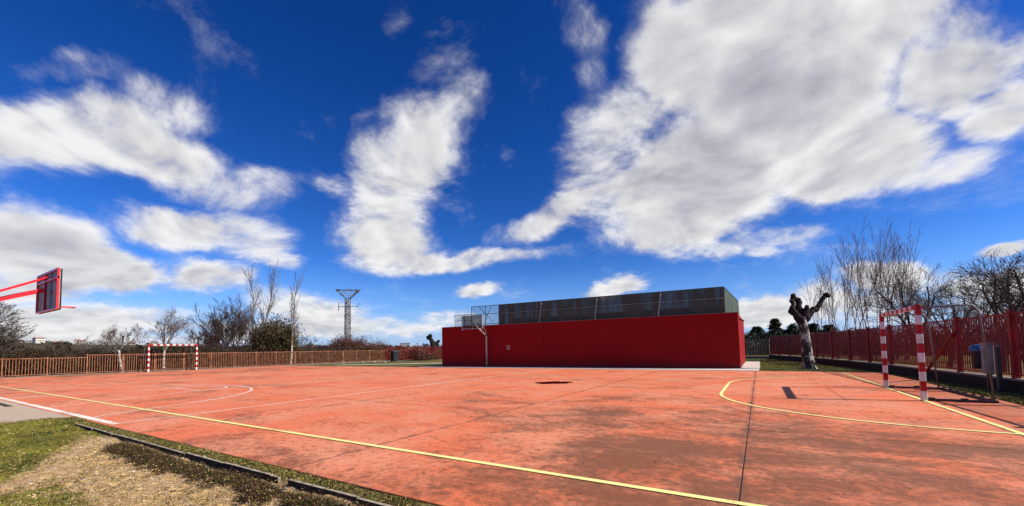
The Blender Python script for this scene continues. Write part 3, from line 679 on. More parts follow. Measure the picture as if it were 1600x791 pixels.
# ------------------------------------------------------------------ fences
def poly_at(pl, s):
    for a, b in zip(pl, pl[1:]):
        L_ = math.dist(a, b)
        if s <= L_: t = s / L_; return (a[0] + (b[0] - a[0]) * t, a[1] + (b[1] - a[1]) * t), math.atan2(b[1] - a[1], b[0] - a[0])
        s -= L_
    return pl[-1], math.atan2(pl[-1][1] - pl[-2][1], pl[-1][0] - pl[-2][0])
def poly_len(pl): return sum(math.dist(a, b) for a, b in zip(pl, pl[1:]))
def inst(name, me, parent, loc, rz=0, rx=0, sz=None):
    o = bpy.data.objects.new(name, me); link(o, parent, loc, (rx, 0, rz))
    if sz: o.scale.z = sz
    return o
def fence(label, pl, base_z, top_z, post_s, bar_step, bar_w, bar_d, post_w, mat, base_h=0, base_mat='concrete_grey', limit=300, step_at=None, lean=.004, seed=1, solid_base=True, group=None):
    t = thing('metal_fence', label, 'fence', (pl[0][0], pl[0][1], 0), group); rnd = random.Random(seed)
    Lt = poly_len(pl)
    bar = MB().box(-bar_w / 2, bar_w / 2, -bar_d / 2, bar_d / 2, 0, 1.0).mesh('bar', mat)
    ht = lambda s: top_z - (step_at[1] if step_at and s < step_at[0] else 0)
    pz = base_h - .02 if solid_base else -.1
    post = MB().box(-post_w / 2, post_w / 2, -post_w / 2, post_w / 2, 0, 1.0).mesh('post', mat)
    capm = MB().box(-post_w / 2 - .008, post_w / 2 + .008, -post_w / 2 - .008, post_w / 2 + .008, 0, .015).mesh('post_cap', mat)
    for s in post_s:
        p, a = poly_at(pl, s); h = ht(s) + .06 - pz
        o = inst('post', post, t, (p[0], p[1], pz), a, 0, h); inst('post_cap', capm, t, (p[0], p[1], pz + h), a)
    ps = sorted(set([0] + list(post_s) + [Lt]))
    k = 0; extra = MB(); s = bar_step / 2
    while s < Lt:
        if min(abs(s - q) for q in post_s) > post_w * .6 + .01:
            p, a = poly_at(pl, s); h = ht(s) - base_z
            if k < limit - 2: inst('bar', bar, t, (p[0], p[1], base_z), a + rnd.uniform(-.03, .03) * (lean > 0), rnd.uniform(-lean, lean) * 3, h)
            else: extra.beam((p[0], p[1], base_z), (p[0], p[1], base_z + h), bar_w, bar_d)
            k += 1
        s += bar_step
    if extra.n: tag(extra.build('bar_row', mat, t), kind='stuff')
    for a, b in zip(ps, ps[1:]):
        if b - a < .05: continue
        pa, _ = poly_at(pl, a + .001); pb, _ = poly_at(pl, b - .001); z = ht((a + b) / 2)
        dv = Vector((pb[0] - pa[0], pb[1] - pa[1], 0)).normalized() * (post_w / 2)
        A = Vector((*pa, 0)) + dv; B = Vector((*pb, 0)) - dv; sag = rnd.uniform(-.006, .006)
        MB().beam(A + Vector((0, 0, z)), B + Vector((0, 0, z + sag)), .04, .035).build('top_rail', mat, t)
        MB().beam(A + Vector((0, 0, base_z + .03)), B + Vector((0, 0, base_z + .03)), .036, .03).build('bottom_rail', mat, t)
        if base_h:
            off = .11; nrm = Vector((-(pb[1] - pa[1]), pb[0] - pa[0], 0)).normalized() * off
            A = Vector((*pa, 0)); B = Vector((*pb, 0))
            def pr(n0, z0, z1, e=0): return [tuple(v) for v in (A - n0 + Vector((0, 0, z0)), B - n0 + Vector((0, 0, z0)), B + n0 + Vector((0, 0, z0)), A + n0 + Vector((0, 0, z0)), A - n0 + Vector((0, 0, z1)), B - n0 + Vector((0, 0, z1)), B + n0 + Vector((0, 0, z1)), A + n0 + Vector((0, 0, z1)))]
            MB().add(pr(nrm, -.4, base_h - .045), BF).build('base_wall', base_mat, t)
            MB().add(pr(nrm * 1.18, base_h - .045, base_h), BF).build('coping', 'coping', t)
    return t
FL = [(-40.62, 1.6), (-40.62, 36.0)]
fl_posts = [y - 1.6 for y in (3.55, 5.40, 7.30, 9.18, 11.1, 12.97, 14.85, 16.8, 18.68, 20.55, 22.4, 24.27, 26.15, 28.05, 29.9, 31.7, 33.6, 35.4)]
fence('long faded ochre railing with thin upright bars along the left edge of the court', FL, .10, 1.36, fl_posts, .134, .024, .02, .05, 'fence_ochre', base_h=.05, step_at=(9.18 - 1.6, .17), seed=2)
FR = [(5.62, 6.5), (5.5, 12), (5.25, 16.5), (4.9, 21), (4.3, 27), (3.55, 31.5), (2.45, 36.5), (0.85, 43.5)]
def s_at_y(pl, yy):
    s = 0
    for a, b in zip(pl, pl[1:]):
        if a[1] <= yy <= b[1]: return s + math.dist(a, b) * (yy - a[1]) / (b[1] - a[1])
        s += math.dist(a, b)
    return s
fr_posts = [s_at_y(FR, y) for y in (7.0, 9.6, 12.2, 14.95, 17.6, 20.2, 22.9, 25.4, 28.0, 30.6, 33.2, 35.8, 38.4, 41.0, 43.4)]
fr = fence('tall dark red steel railing on a low wall behind the right goal', FR, .40, 1.93, fr_posts, .122, .033, .02, .115, 'fence_red', base_h=.34, base_mat='concrete_dark', limit=296, seed=4, lean=0)
pa, _ = poly_at(FR, s_at_y(FR, 17.5)); pb, _ = poly_at(FR, s_at_y(FR, 18.7))
MB().beam((pa[0] - .08, pa[1] + .05, 1.55), (pb[0] - .45, pb[1] + .3, .02), .07, .05).build('brace', 'fence_red', fr)
pa, _ = poly_at(FR, s_at_y(FR, 14.3))
fence('greyish railing closing the far end of the lawn right of the building', [(.85, 43.6), (-12, 46.5)], .25, 1.75, [0.1, 2.6, 5.2, 7.8, 10.4, 13.0], .135, .035, .022, .07, 'coping', base_h=.2, seed=5)
fence('distant rusty red railing between the ochre railing and the building', [(-40.6, 36.2), (-32, 44), (-20, 47)], .12, 1.72, [.05, 2.6, 5.2, 7.8, 10.4, 13, 15.6, 18.2, 20.8], .13, .04, .022, .08, 'fence_red', base_h=.08, seed=6)

# ------------------------------------------------------------------ litter bin and cabinet
def litter_bin():
    X, Y = 5.17, 16.0; t = thing('litter_bin', 'dark litter bin with a blue lid on a post before the right red railing', 'litter bin', (X, Y, 0))
    MB().tube([(X + .1, Y, -.05), (X + .1, Y, 1.05)], .03, 8).build('post', 'steel_dark', t)
    m = MB(); n = 14; rings = [(.52, .10), (.55, .12), (1.00, .14), (1.02, .145)]; vs = []
    for z, r in rings: vs += [(X - .12 + r * math.cos(2 * math.pi * i / n), Y + r * math.sin(2 * math.pi * i / n), z) for i in range(n)]
    fs = [(k * n + i, k * n + (i + 1) % n, (k + 1) * n + (i + 1) % n, (k + 1) * n + i) for k in range(3) for i in range(n)] + [tuple(range(n - 1, -1, -1))]
    m.add(vs, fs); m.build('bin_body', 'plastic_dark', t, smooth=True)
    m = MB(); rings = [(1.0, .16), (1.08, .165), (1.15, .12), (1.17, .04)]; vs = []
    for z, r in rings: vs += [(X - .12 + r * math.cos(2 * math.pi * i / n), Y + r * math.sin(2 * math.pi * i / n), z) for i in range(n)]
    m.add(vs, fs[:-1] + [tuple(range(3 * n, 4 * n))]); m.build('lid', 'plastic_blue', t, smooth=True)
    X, Y = 5.02, 15.35; t = thing('meter_cabinet', 'narrow grey louvred metal cabinet beside the blue lidded litter bin', 'cabinet', (X, Y, 0))
    bevel(MB().box(X - .08, X + .08, Y - .11, Y + .11, .42, 1.18).build('cabinet_body', 'cabinet_grey', t), .01, 1)
    MB().box(X - .10, X + .10, Y - .13, Y + .13, 1.182, 1.21).build('cabinet_roof', 'cabinet_grey', t)
    MB().box(X - .04, X + .04, Y - .04, Y + .04, -.05, .42).build('pedestal', 'steel_dark', t)
    for i in range(9):
        z = .50 + i * .068; MB().add([(X - .083, Y - .09, z), (X - .083, Y + .09, z), (X - .105, Y + .09, z + .025), (X - .105, Y - .09, z + .025), (X - .083, Y - .09, z + .05), (X - .083, Y + .09, z + .05)], [(0, 1, 2, 3), (3, 2, 5, 4)]).build('louvre', 'cabinet_grey', t)
    X, Y = 5.05, 14.92; t = thing('cable_duct', 'dark upright cable duct standing next to the louvred cabinet', 'duct', (X, Y, 0))
    bevel(MB().box(X - .04, X + .04, Y - .05, Y + .05, -.02, 1.12).build('duct_body', 'steel_dark', t), .01, 1)
    MB().box(X - .045, X + .045, Y - .055, Y + .055, 1.122, 1.14).build('duct_cap', 'cabinet_grey', t)
litter_bin()
def wheelie():
    X, Y = -36.6, 33.9; t = thing('waste_bin', 'small black wheeled bin at the far corner before the distant railing', 'waste bin', (X, Y, 0))
    m = MB(); m.add([(X - .24, Y - .35, .08), (X + .24, Y - .35, .08), (X + .24, Y + .35, .08), (X - .24, Y + .35, .08), (X - .3, Y - .45, 1.15), (X + .3, Y - .45, 1.15), (X + .3, Y + .45, 1.15), (X - .3, Y + .45, 1.15)], BF); bevel(m.build('bin_body', 'plastic_dark', t), .03, 2)
    m = MB(); m.add([(X - .34, Y - .5, 1.15), (X + .34, Y - .5, 1.15), (X + .34, Y + .5, 1.15), (X - .34, Y + .5, 1.15), (X - .28, Y - .42, 1.27), (X + .28, Y - .42, 1.27), (X + .28, Y + .42, 1.32), (X - .28, Y + .42, 1.32)], BF); m.build('lid', 'plastic_dark', t)
    for dx in (-.2, .2): MB().tube([(X + dx - .03, Y - .35, .09), (X + dx + .03, Y - .35, .09)], .09, 10).build('wheel', 'board_dark', t)
wheelie()

# ------------------------------------------------------------------ trees
def limb(mb, rnd, p, d, L_, r, depth, P, sides):
    """a wandering tapering limb that forks; P: up, spread, kids, ratio, wander, minr"""
    n = max(3, min(7, int(L_ / .35) + 2)); pts = [p.copy()]; rad = [r]; dirs = [d.copy()]
    r1 = max(P['minr'], r * (P['taper'] if depth else .30))
    for i in range(n):
        w = P['wander']; d = (d + Vector((rnd.gauss(0, w), rnd.gauss(0, w), rnd.gauss(0, w) + P['up'])) + P.get('wind', Vector((0, 0, 0)))).normalized()
        p = p + d * (L_ / n); pts.append(p.copy()); dirs.append(d.copy()); rad.append(r + (r1 - r) * (i + 1) / n)
    mb.tube(pts, rad, sides, cap=False)
    if depth <= 0: return
    kids = P['kids'][min(len(P['kids']) - 1, depth - 1)]
    for k in range(kids):
        t = P['start'] + (1 - P['start']) * (k + rnd.random() * .8) / kids; t = min(t, .98)
        i = min(n - 1, int(t * n)); q = pts[i].lerp(pts[i + 1], t * n - i); dd = dirs[i + 1]; ang = R(rnd.uniform(*P['spread']))
        ax = Vector((rnd.gauss(0, 1), rnd.gauss(0, 1), rnd.gauss(0, 1))).cross(dd).normalized()
        nd = (Matrix.Rotation(ang, 3, ax) @ dd).normalized()
        rr = max(P['minr'], (rad[i] + (rad[i + 1] - rad[i]) * (t * n - i)) * P['rr'])
        limb(mb, rnd, q, nd, L_ * P['ratio'] * rnd.uniform(.7, 1.2) * (1 - .35 * t), rr, depth - 1, P, 3)
PRE = {
 'poplar': dict(up=.08, spread=(16, 40), kids=[5, 9, 30], ratio=.33, wander=.05, minr=.0070, taper=.3, rr=.45, start=.12),
 'spread': dict(up=.035, spread=(24, 58), kids=[7, 7, 6], ratio=.64, wander=.12, minr=.0065, taper=.42, rr=.52, start=.22),
 'sapling': dict(up=.10, spread=(12, 36), kids=[6, 15], ratio=.36, wander=.05, minr=.006, taper=.3, rr=.45, start=.25),
 'shrub': dict(up=.07, spread=(15, 45), kids=[6, 8, 7], ratio=.58, wander=.10, minr=.0085, taper=.35, rr=.5, start=.2),
 'willow': dict(up=.01, spread=(15, 50), kids=[7, 8, 7], ratio=.6, wander=.12, minr=.009, taper=.35, rr=.5, start=.2, wind=Vector((.03, .05, .02))),
}
def tree(label, loc, height, kind, bark, crown_bark, trunk_r, seed, stems=1, trunk_h=None, lean=(0, 0), depth=3, group='bare winter trees', spreadf=1.0, over=None, cat='tree', name='bare_tree'):
    t = thing(name, label, cat, loc, group); rnd = random.Random(seed); P = dict(PRE[kind]); P.update(over or {})
    base = Vector(loc); tr = MB(); cr = MB()
    trunk_h = height * .28 if trunk_h is None else trunk_h
    for s in range(stems):
        if stems > 1:
            a = 2 * math.pi * s / stems + rnd.random(); tilt = rnd.uniform(.08, .5) * spreadf
            d = Vector((math.cos(a) * tilt, math.sin(a) * tilt, 1)).normalized(); b0 = base + Vector((math.cos(a), math.sin(a), 0)) * trunk_r * 2
            hh = (height - trunk_h) * rnd.uniform(.75, 1.0)
        else: d = Vector((lean[0], lean[1], 1)).normalized(); b0 = base.copy(); hh = height - trunk_h
        pts = [b0 + Vector((0, 0, -.1))]; dd = d.copy(); rr = trunk_r if stems == 1 else trunk_r * rnd.uniform(.5, .8)
        for i in range(5): dd = (dd + Vector((rnd.gauss(0, .05), rnd.gauss(0, .05), .05))).normalized(); pts.append(pts[-1] + dd * (trunk_h + .1) / 5)
        tr.tube(pts, [rr * 1.25] + [rr * (1 - .07 * i) for i in range(5)], 7, cap=False)
        top = pts[-1]; rt = rr * .7
        if kind in ('poplar', 'sapling'): limb(cr, rnd, top, dd, hh, rt, depth, P, 5)
        else:
            nl = 4 if stems == 1 else 2
            for k in range(nl):
                a = 2 * math.pi * k / nl + rnd.random() * 1.2; ti = rnd.uniform(.35, .9) * spreadf * (.5 if stems > 1 else 1)
                nd = (dd + Vector((math.cos(a) * ti, math.sin(a) * ti, 0))).normalized()
                limb(cr, rnd, top - dd * rnd.random() * .2 * trunk_h, nd, hh * .60 * rnd.uniform(.8, 1.1), rt * .7, depth, P, 4)
    tr.build('trunk', bark, t, smooth=True); cr.build('crown', crown_bark, t)
    return t
tree('wide brown windswept bare tree at the far left end of the ochre railing', (-47.6, 4.6, -.03), 6.7, 'willow', 'bark_brown', 'bark_brown', .16, 11, stems=7, trunk_h=.9, spreadf=1.3)
tree('small bare tree with leaning white trunk behind the railing left of the far goal', (-41.75, 11.4, -.03), 4.9, 'spread', 'bark_pale', 'bark_grey', .095, 12, lean=(-.06, -.16), trunk_h=1.75, spreadf=1.5)
tree('round crowned bare tree with forked pale trunk right behind the far goal', (-41.85, 13.9, -.03), 6.1, 'spread', 'bark_pale', 'bark_grey', .12, 13, trunk_h=1.7, spreadf=1.2)
tree('reddish bare shrub just right of the far goal', (-47.6, 19.4, -.03), 5.0, 'shrub', 'bark_red', 'bark_red', .10, 14, stems=5, trunk_h=.8)
tree('broad dense dark bare tree with many stems, left of the evergreen bush', (-47.0, 21.4, -.03), 8.6, 'shrub', 'bark_brown', 'bark_brown', .16, 15, stems=9, trunk_h=1.2, spreadf=1.35)
tree('tangled brown bare shrub between the dense dark tree and the evergreen bush', (-44.4, 23.9, -.03), 5.4, 'shrub', 'bark_grey', 'bark_brown', .12, 115, stems=7, trunk_h=.9, spreadf=1.0)
tree('tallest slender bare poplar rising behind the evergreen bush', (-53.3, 27.4, -.03), 12.4, 'poplar', 'bark_pale', 'twig_pale', .15, 16, trunk_h=2.2, group='bare poplars')
tree('shorter second bare poplar leaning beside the tallest poplar', (-52.0, 26.3, -.03), 10.4, 'poplar', 'bark_pale', 'twig_pale', .13, 17, trunk_h=1.6, group='bare poplars')
tree('slim bare poplar with a white trunk just right of the evergreen bush', (-41.8, 24.5, -.03), 9.3, 'poplar', 'bark_pale', 'twig_pale', .11, 18, trunk_h=2.0, group='bare poplars', over=dict(spread=(12, 30), ratio=.30))
tree('small isolated bare tree between the white poplar and the pylon', (-52.2, 33.4, -.03), 4.6, 'spread', 'bark_grey', 'bark_grey', .10, 19, trunk_h=1.4)
tree('faint low bare tree behind the railing, left of the leaning white trunk', (-78, 16.5, -.03), 5.6, 'shrub', 'bark_grey', 'bark_grey', .10, 20, stems=3, trunk_h=1.0, depth=2)
# right hand side
sap = [(4.3, 39.2, 7.0), (5.0, 38.9, 8.2), (5.8, 39.4, 8.2), (6.5, 38.6, 9.0), (7.2, 39.6, 8.6), (7.7, 38.3, 8.6), (8.3, 39.4, 8.2), (8.8, 38.8, 7.6)]
slab = ['leftmost thin reddish sapling beyond the red railing, nearest the pollard tree', 'second thin sapling from the left in the tall reddish row', 'third thin sapling from the left in the tall reddish row', 'fourth and tallest thin sapling in the reddish row',
        'fifth thin sapling from the left in the tall reddish row', 'sixth thin sapling from the left, above the far goal post', 'seventh thin sapling from the left, next to the dark bare tree', 'rightmost thin sapling in the reddish row, tangled in the dark tree']
for i, (a, b, h) in enumerate(sap):
    tree(slab[i], (a, b, -.03), h, 'sapling', 'bark_red', 'bark_red', .055, 30 + i, stems=4, trunk_h=1.0, depth=2, group='thin reddish saplings', spreadf=.42, name='sapling')
tree('dark spreading bare tree above the crossbar of the near goal', (8.2, 33.4, -.03), 7.6, 'spread', 'bark_umber', 'bark_umber', .16, 41, trunk_h=1.3)
tree('dark bare tree with a curving limb between the near goal posts and bin', (7.9, 28.2, -.03), 5.2, 'spread', 'bark_umber', 'bark_umber', .12, 52, trunk_h=1.0, lean=(.15, -.1))
tree('bare tree with stout forked trunk rising above the blue lidded bin', (8.5, 24.8, -.03), 6.4, 'spread', 'bark_umber', 'bark_umber', .14, 43, trunk_h=1.7)
tree('bare dark tree at the right edge beyond the red railing', (9.7, 24.2, -.03), 6.2, 'spread', 'bark_umber', 'bark_umber', .14, 44, trunk_h=1.4)
tree('rust brown bare tree low behind the near goal, second row', (11.5, 40, -.03), 7.2, 'spread', 'bark_brown', 'bark_brown', .15, 45, trunk_h=1.2)
tree('pale brown bare tree in the second row between the near goal and the bin', (13.5, 36, -.03), 6.0, 'shrub', 'bark_brown', 'bark_brown', .12, 46, stems=5, trunk_h=.8)

def foliage_tree(name, label, loc, h, w, mat, n, seed, leaf=.13, kind='round', trunk_r=.15, group=None, bark='bark_brown'):
    t = thing(name, label, 'tree', loc, group); rng = np.random.RandomState(seed); rnd = random.Random(seed); base = np.array(loc)
    m = MB(); m.tube([(loc[0], loc[1], loc[2] - .1), (loc[0] + .05, loc[1], loc[2] + h * .45), (loc[0], loc[1] + .05, loc[2] + h * (.95 if kind == 'cone' else .7))], [trunk_r, trunk_r * .7, .02], 7)
    if kind != 'cone':
        for k in range(14):
            a = rnd.random() * 6.28; z = h * rnd.uniform(.1, .5); e = Vector((math.cos(a) * w * .42, math.sin(a) * w * .42, z + h * rnd.uniform(.15, .4))); b0 = Vector((0, 0, z))
            m.tube([Vector(loc) + b0, Vector(loc) + b0.lerp(e, .5) + Vector((0, 0, .1)), Vector(loc) + e], [.05, .035, .012], 4, cap=False)
    m.build('trunk', bark, t, smooth=True)
    if kind == 'cone':
        k = int(n / 60); cz = rng.uniform(.08, 1, k) ** .8; rr = w / 2 * (1 - cz) ** .8 * rng.uniform(.55, 1.05, k); a = rng.uniform(0, 6.28, k)
        cc = np.stack([rr * np.cos(a), rr * np.sin(a), cz * h], 1); sp = np.stack([.10 * w + 0 * cz, .10 * w + 0 * cz, .035 * h + 0 * cz], 1)
        pts = (cc[:, None, :] + rng.normal(size=(k, 60, 3)) * sp[:, None, :] * .6).reshape(-1, 3)
    else:
        k = int(n / 150); d = rng.normal(size=(k, 3)); d /= np.linalg.norm(d, axis=1)[:, None]; r = rng.uniform(.45, 1, k)[:, None]
        cc = d * r * np.array([w / 2, w / 2, h * .46]) + np.array([0, 0, h * .52]); sz = rng.uniform(.05, .13, k)[:, None, None] * w
        pts = (cc[:, None, :] + rng.normal(size=(k, 150, 3)) * sz).reshape(-1, 3); pts[:, 2] = np.maximum(pts[:, 2], .05)
    v, q = leaf_quads(rng, pts + base, leaf); npmesh('crown', v, q, [mat], None, t, loc); return t
foliage_tree('evergreen_tree', 'bushy olive green evergreen between the bare trees and the white poplar', (-44.6, 24.4, -.03), 4.9, 4.8, 'leaf_olive', 17000, 61, .10)
foliage_tree('evergreen_tree', 'low dark green evergreen at the foot of the slim white poplar', (-44.2, 26.0, -.03), 2.6, 1.8, 'leaf_olive', 7000, 62, .10)
foliage_tree('shrub', 'rounded brown shrub at the foot of the lattice pylon', (-46.5, 35.0, -.03), 3.0, 5.2, 'leaf_rust', 16000, 63, .08, group='brown shrubs')
foliage_tree('shrub', 'smaller brown shrub right of the pylon beside the distant railing', (-44.5, 38.4, -.03), 2.3, 4.4, 'leaf_rust', 9000, 64, .08, group='brown shrubs')
con = [(2.2, 75, 5.0, 3.4, 'tallest pointed dark conifer between the building and the pollard tree'), (-.2, 74, 3.9, 4.2, 'broad dark conifer nearest the building corner'), (4.5, 75.5, 4.2, 3.6, 'dark conifer close to the left side of the pollard tree'),
       (3.3, 78, 3.4, 3.5, 'low dark conifer in the gap between the tallest two'), (7.0, 76, 4.2, 3.6, 'dark conifer just right of the pollard trunk'), (9.4, 80, 4.0, 4.0, 'dark conifer behind the leftmost saplings')]
for i, (a, b, h, w, l) in enumerate(con): foliage_tree('conifer_tree', l, (a, b, -.03), h, w, 'leaf_conifer', 7000, 70 + i, .16, 'cone', .12, 'dark conifers')
tree('thin bare tree poking up beside the building corner above the dark hedge', (-1.5, 70, -.03), 4.7, 'poplar', 'bark_grey', 'bark_grey', .10, 81, depth=2, trunk_h=1.2, group='thin far trees')
tree('small bare tree above the dark hedge between building and conifers', (-.3, 66, -.03), 4.0, 'spread', 'bark_grey', 'bark_grey', .10, 82, depth=2, trunk_h=1.2, group='thin far trees')

# pollards
def pollard(label, loc, parts, knobs, mat_t, mat_c, seed, group):
    t = thing('pollard_tree', label, 'tree', loc, group); rng = random.Random(seed)
    def mk(name, tubes, balls, mat, vox, disp):
        m = MB()
        for pts, rad in tubes:
            m.tube([(loc[0] + p[0], loc[1] + p[1], loc[2] + p[2]) for p in pts], rad, 14)
        for (c, r) in balls:
            bm = bmesh.new(); bmesh.ops.create_icosphere(bm, subdivisions=2, radius=r)
            sx, sy, sz = rng.uniform(.8, 1.2), rng.uniform(.8, 1.2), rng.uniform(.8, 1.2)
            vs = [(loc[0] + c[0] + v.co.x * sx, loc[1] + c[1] + v.co.y * sy, loc[2] + c[2] + v.co.z * sz) for v in bm.verts]; fs = [tuple(v.index for v in f.verts) for f in bm.faces]; bm.free(); m.add(vs, fs)
        o = m.build(name, mat, t)
        r_ = o.modifiers.new('remesh', 'REMESH'); r_.mode = 'VOXEL'; r_.voxel_size = vox; r_.use_smooth_shade = True
        for sc, st in ((.22, disp), (.06, disp * .7)):
            tx = bpy.data.textures.new('lumps', 'CLOUDS'); tx.noise_scale = sc; d = o.modifiers.new('lumps', 'DISPLACE'); d.texture = tx; d.strength = st; d.texture_coords = 'LOCAL'; d.mid_level = .5
        return o
    mk('trunk', *parts[0], mat_t, .022, .05); mk('limbs', *parts[1], mat_c, .02, .07)
    return t
# image-right is roughly (+.85,+.52): spread the limbs in that direction and in depth
def sd(u, v, z): return (u * .855 - v * .52, u * .52 + v * .855, z)
trunk = ([([sd(0, 0, -.1), sd(0, 0, .12), sd(-.07, 0, .6), sd(-.12, 0, 1.47), sd(-.19, 0, 2.05), sd(-.26, 0, 2.5), sd(-.27, 0, 2.75)], [.40, .30, .24, .215, .205, .23, .24])],
         [(sd(.17, .1, .02), .16), (sd(-.2, -.1, .02), .15), (sd(-.36, 0, 2.35), .14)])
limbs = ([([sd(-.30, 0, 2.45), sd(-.46, -.03, 2.69), sd(-.70, -.05, 2.93), sd(-.76, -.05, 3.13), sd(-.67, -.03, 3.37), sd(-.70, 0, 3.57), sd(-.64, 0, 3.76)], [.21, .17, .16, .14, .085, .10, .11]),
          ([sd(-.26, .05, 2.6), sd(-.28, .08, 2.83), sd(-.34, .1, 3.13), sd(-.31, .1, 3.37), sd(-.36, .1, 3.57), sd(-.51, .05, 3.70), sd(-.62, .02, 3.74)], [.25, .24, .18, .12, .12, .07, .07]),
          ([sd(-.2, -.1, 2.7), sd(-.08, -.12, 3.0), sd(-.05, -.12, 3.17)], [.2, .13, .11]),
          ([sd(-.22, 0, 2.5), sd(-.05, .0, 2.62), sd(.18, .05, 2.83), sd(.37, .08, 3.03), sd(.57, .1, 3.06), (sd(.76, .1, 3.32)), sd(.91, .1, 3.57), sd(1.08, .1, 3.76), sd(1.15, .1, 3.83)], [.22, .20, .16, .145, .135, .115, .10, .095, .09])],
         [(sd(1.16, .1, 3.83), .125), (sd(1.08, .12, 3.86), .09), (sd(1.24, .05, 3.76), .08), (sd(-.64, 0, 3.80), .11), (sd(-.56, .05, 3.84), .08), (sd(-.80, 0, 3.0), .14), (sd(-.76, 0, 3.52), .09), (sd(-.34, .1, 3.6), .13), (sd(-.24, .1, 3.46), .10), (sd(-.33, .1, 3.1), .19), (sd(-.05, -.12, 3.2), .11), (sd(.40, .05, 3.12), .12), (sd(-.5, 0, 2.62), .14)])
pollard('knobbly pollarded plane tree with mottled white trunk on the grass by the red railing', (2.15, 25.75, -.05), (trunk, limbs), None, 'bark_plane', 'bark_black', 3, 'pollarded trees')
trunk2 = ([([sd(.05, 0, -.1), sd(.03, 0, .4), sd(0, 0, 1.2), sd(-.12, 0, 2.0), sd(-.25, 0, 2.5)], [.62, .52, .50, .46, .36])], [(sd(.4, .1, 1.9), .35)])
limbs2 = ([([sd(-.2, 0, 2.3), sd(-.5, 0, 2.85), sd(-.72, 0, 3.15)], [.34, .28, .24]), ([sd(0, 0, 2.0), sd(.4, 0, 2.3), sd(.55, 0, 2.55)], [.3, .26, .2])],
          [(sd(-.85, 0, 3.1), .3), (sd(-.55, 0, 3.3), .27), (sd(-.95, 0, 2.95), .16), (sd(.6, 0, 2.55), .25)])
pollard('dark stubby pollarded trunk left of the building before the distant railing', (-38.8 + .15, 43.0, -.05), (trunk2, limbs2), None, 'bark_black', 'bark_black', 4, 'pollarded trees')
o = MB().tube([(-47.1, 12.75, 0), (-47.1, 12.8, 3.0)], .07, 8).build('wooden_pole', 'bark_black', loc=(-47.1, 12.75, 0)); tag(o, 'thin dark pole standing beside the leaning white trunk behind the left railing', 'pole')

# ------------------------------------------------------------------ brush, hedges
def brush(name, label, cat, boxes, n, mat, seed, leaf, twig_mat=None, twigs=0):
    rng = np.random.RandomState(seed); allp = []
    tot = sum((b[1] - b[0] + b[3] - b[2]) for b in boxes)
    tv = MB()
    for (x0, x1, y0, y1, h) in boxes:
        k = int(n * (x1 - x0 + y1 - y0) / tot); nc = max(6, int(k / 220))
        cx = rng.uniform(x0, x1, nc); cy = rng.uniform(y0, y1, nc); hh = h * rng.uniform(.45, 1.05, nc); per = k // nc
        t = rng.uniform(0, 1, (nc, per)) ** .8; s = .25 + .35 * (1 - t)
        P_ = np.stack([cx[:, None] + rng.normal(size=(nc, per)) * s * 1.2, cy[:, None] + rng.normal(size=(nc, per)) * s * 1.2, t * hh[:, None]], -1).reshape(-1, 3); allp.append(P_)
        for q in range(int(twigs * (x1 - x0 + y1 - y0) / tot)):
            a = Vector((rng.uniform(x0, x1), rng.uniform(y0, y1), 0)); e = a + Vector((rng.normal() * .35, rng.normal() * .35, h * rng.uniform(.6, 1.35))); m_ = a.lerp(e, .5) + Vector((rng.normal() * .1, rng.normal() * .1, .05))
            tv.tube([a, m_, e], [.014, .011, .007], 3, cap=False)
    v, q = leaf_quads(rng, np.concatenate(allp), leaf); v[:, 2] = np.maximum(v[:, 2], -.02)
    o = npmesh(name, v, q, [mat]); tag(o, label, cat, kind='stuff')
    if tv.n: tw = tv.build('twigs', twig_mat, o); tag(tw, kind='stuff')
brush('brush', 'dense dark brown scrub growing behind the left ochre railing', 'scrub', [(-47.5, -42.6, -6, 6, 1.9), (-47.5, -42.6, 6, 14, 1.75), (-47, -42.6, 14, 24, 1.9), (-46.5, -42.6, 24, 37, 1.7)], 110000, 'leaf_brush', 91, .085, 'bark_brown', 2600)
brush('brush', 'rust coloured scrub around the far corner railing by the waste bin', 'scrub', [(-46, -36, 38.5, 48, 1.5), (-36, -20, 48.5, 53, 1.6)], 45000, 'leaf_rust', 92, .10, 'bark_red', 900)
brush('hedge', 'dark green hedge line behind the far lawn railing', 'hedge', [(-16, 2, 58, 62, 2.7), (0, 14, 62, 66, 2.6)], 50000, 'leaf_conifer', 93, .16)
brush('brush', 'dark red brown thicket beyond the right red railing', 'scrub', [(27, 32, 24, 48, 3.1), (20, 30, 52, 58, 3.0), (28, 32, 14, 24, 2.9), (7, 20, 52, 58, 2.8)], 90000, 'leaf_rust', 94, .11, 'bark_red', 1200)
brush('brush', 'low scrub at the foot of the tree belt far behind the left railing', 'scrub', [(-75, -52, -10, 12, 2.4), (-75, -52, 12, 34, 2.4), (-80, -52, 34, 60, 2.4)], 60000, 'leaf_brush', 95, .20)
# far woodland on the hills, one mass
def woodland():
    rng = np.random.RandomState(7); n = 9000; az = rng.uniform(R(-25), R(85), n); d = rng.uniform(240, 1080, n)
    x = -np.sin(az) * d; y = np.cos(az) * d; keep = (np.sin(x * .02) + np.cos(y * .026 + x * .01) + rng.normal(size=n) * .6) > -.1; x, y, d = x[keep], y[keep], d[keep]
    z = ground_z(x, y); s = rng.uniform(1.0, 2.4, len(x)) * (1 + d / 1500); k = 14
    P_ = (np.stack([x, y, z + s * .8], 1)[:, None, :] + rng.normal(size=(len(x), k, 3)) * (s[:, None, None] * np.array([1.1, 1.1, .7]) * .8)).reshape(-1, 3)
    v, q = leaf_quads(rng, P_, .85, aspect=.7); tag(npmesh('woodland', v, q, ['leaf_far']), 'far dark woodland covering the low hills on the horizon', 'woodland', kind='stuff')
woodland()

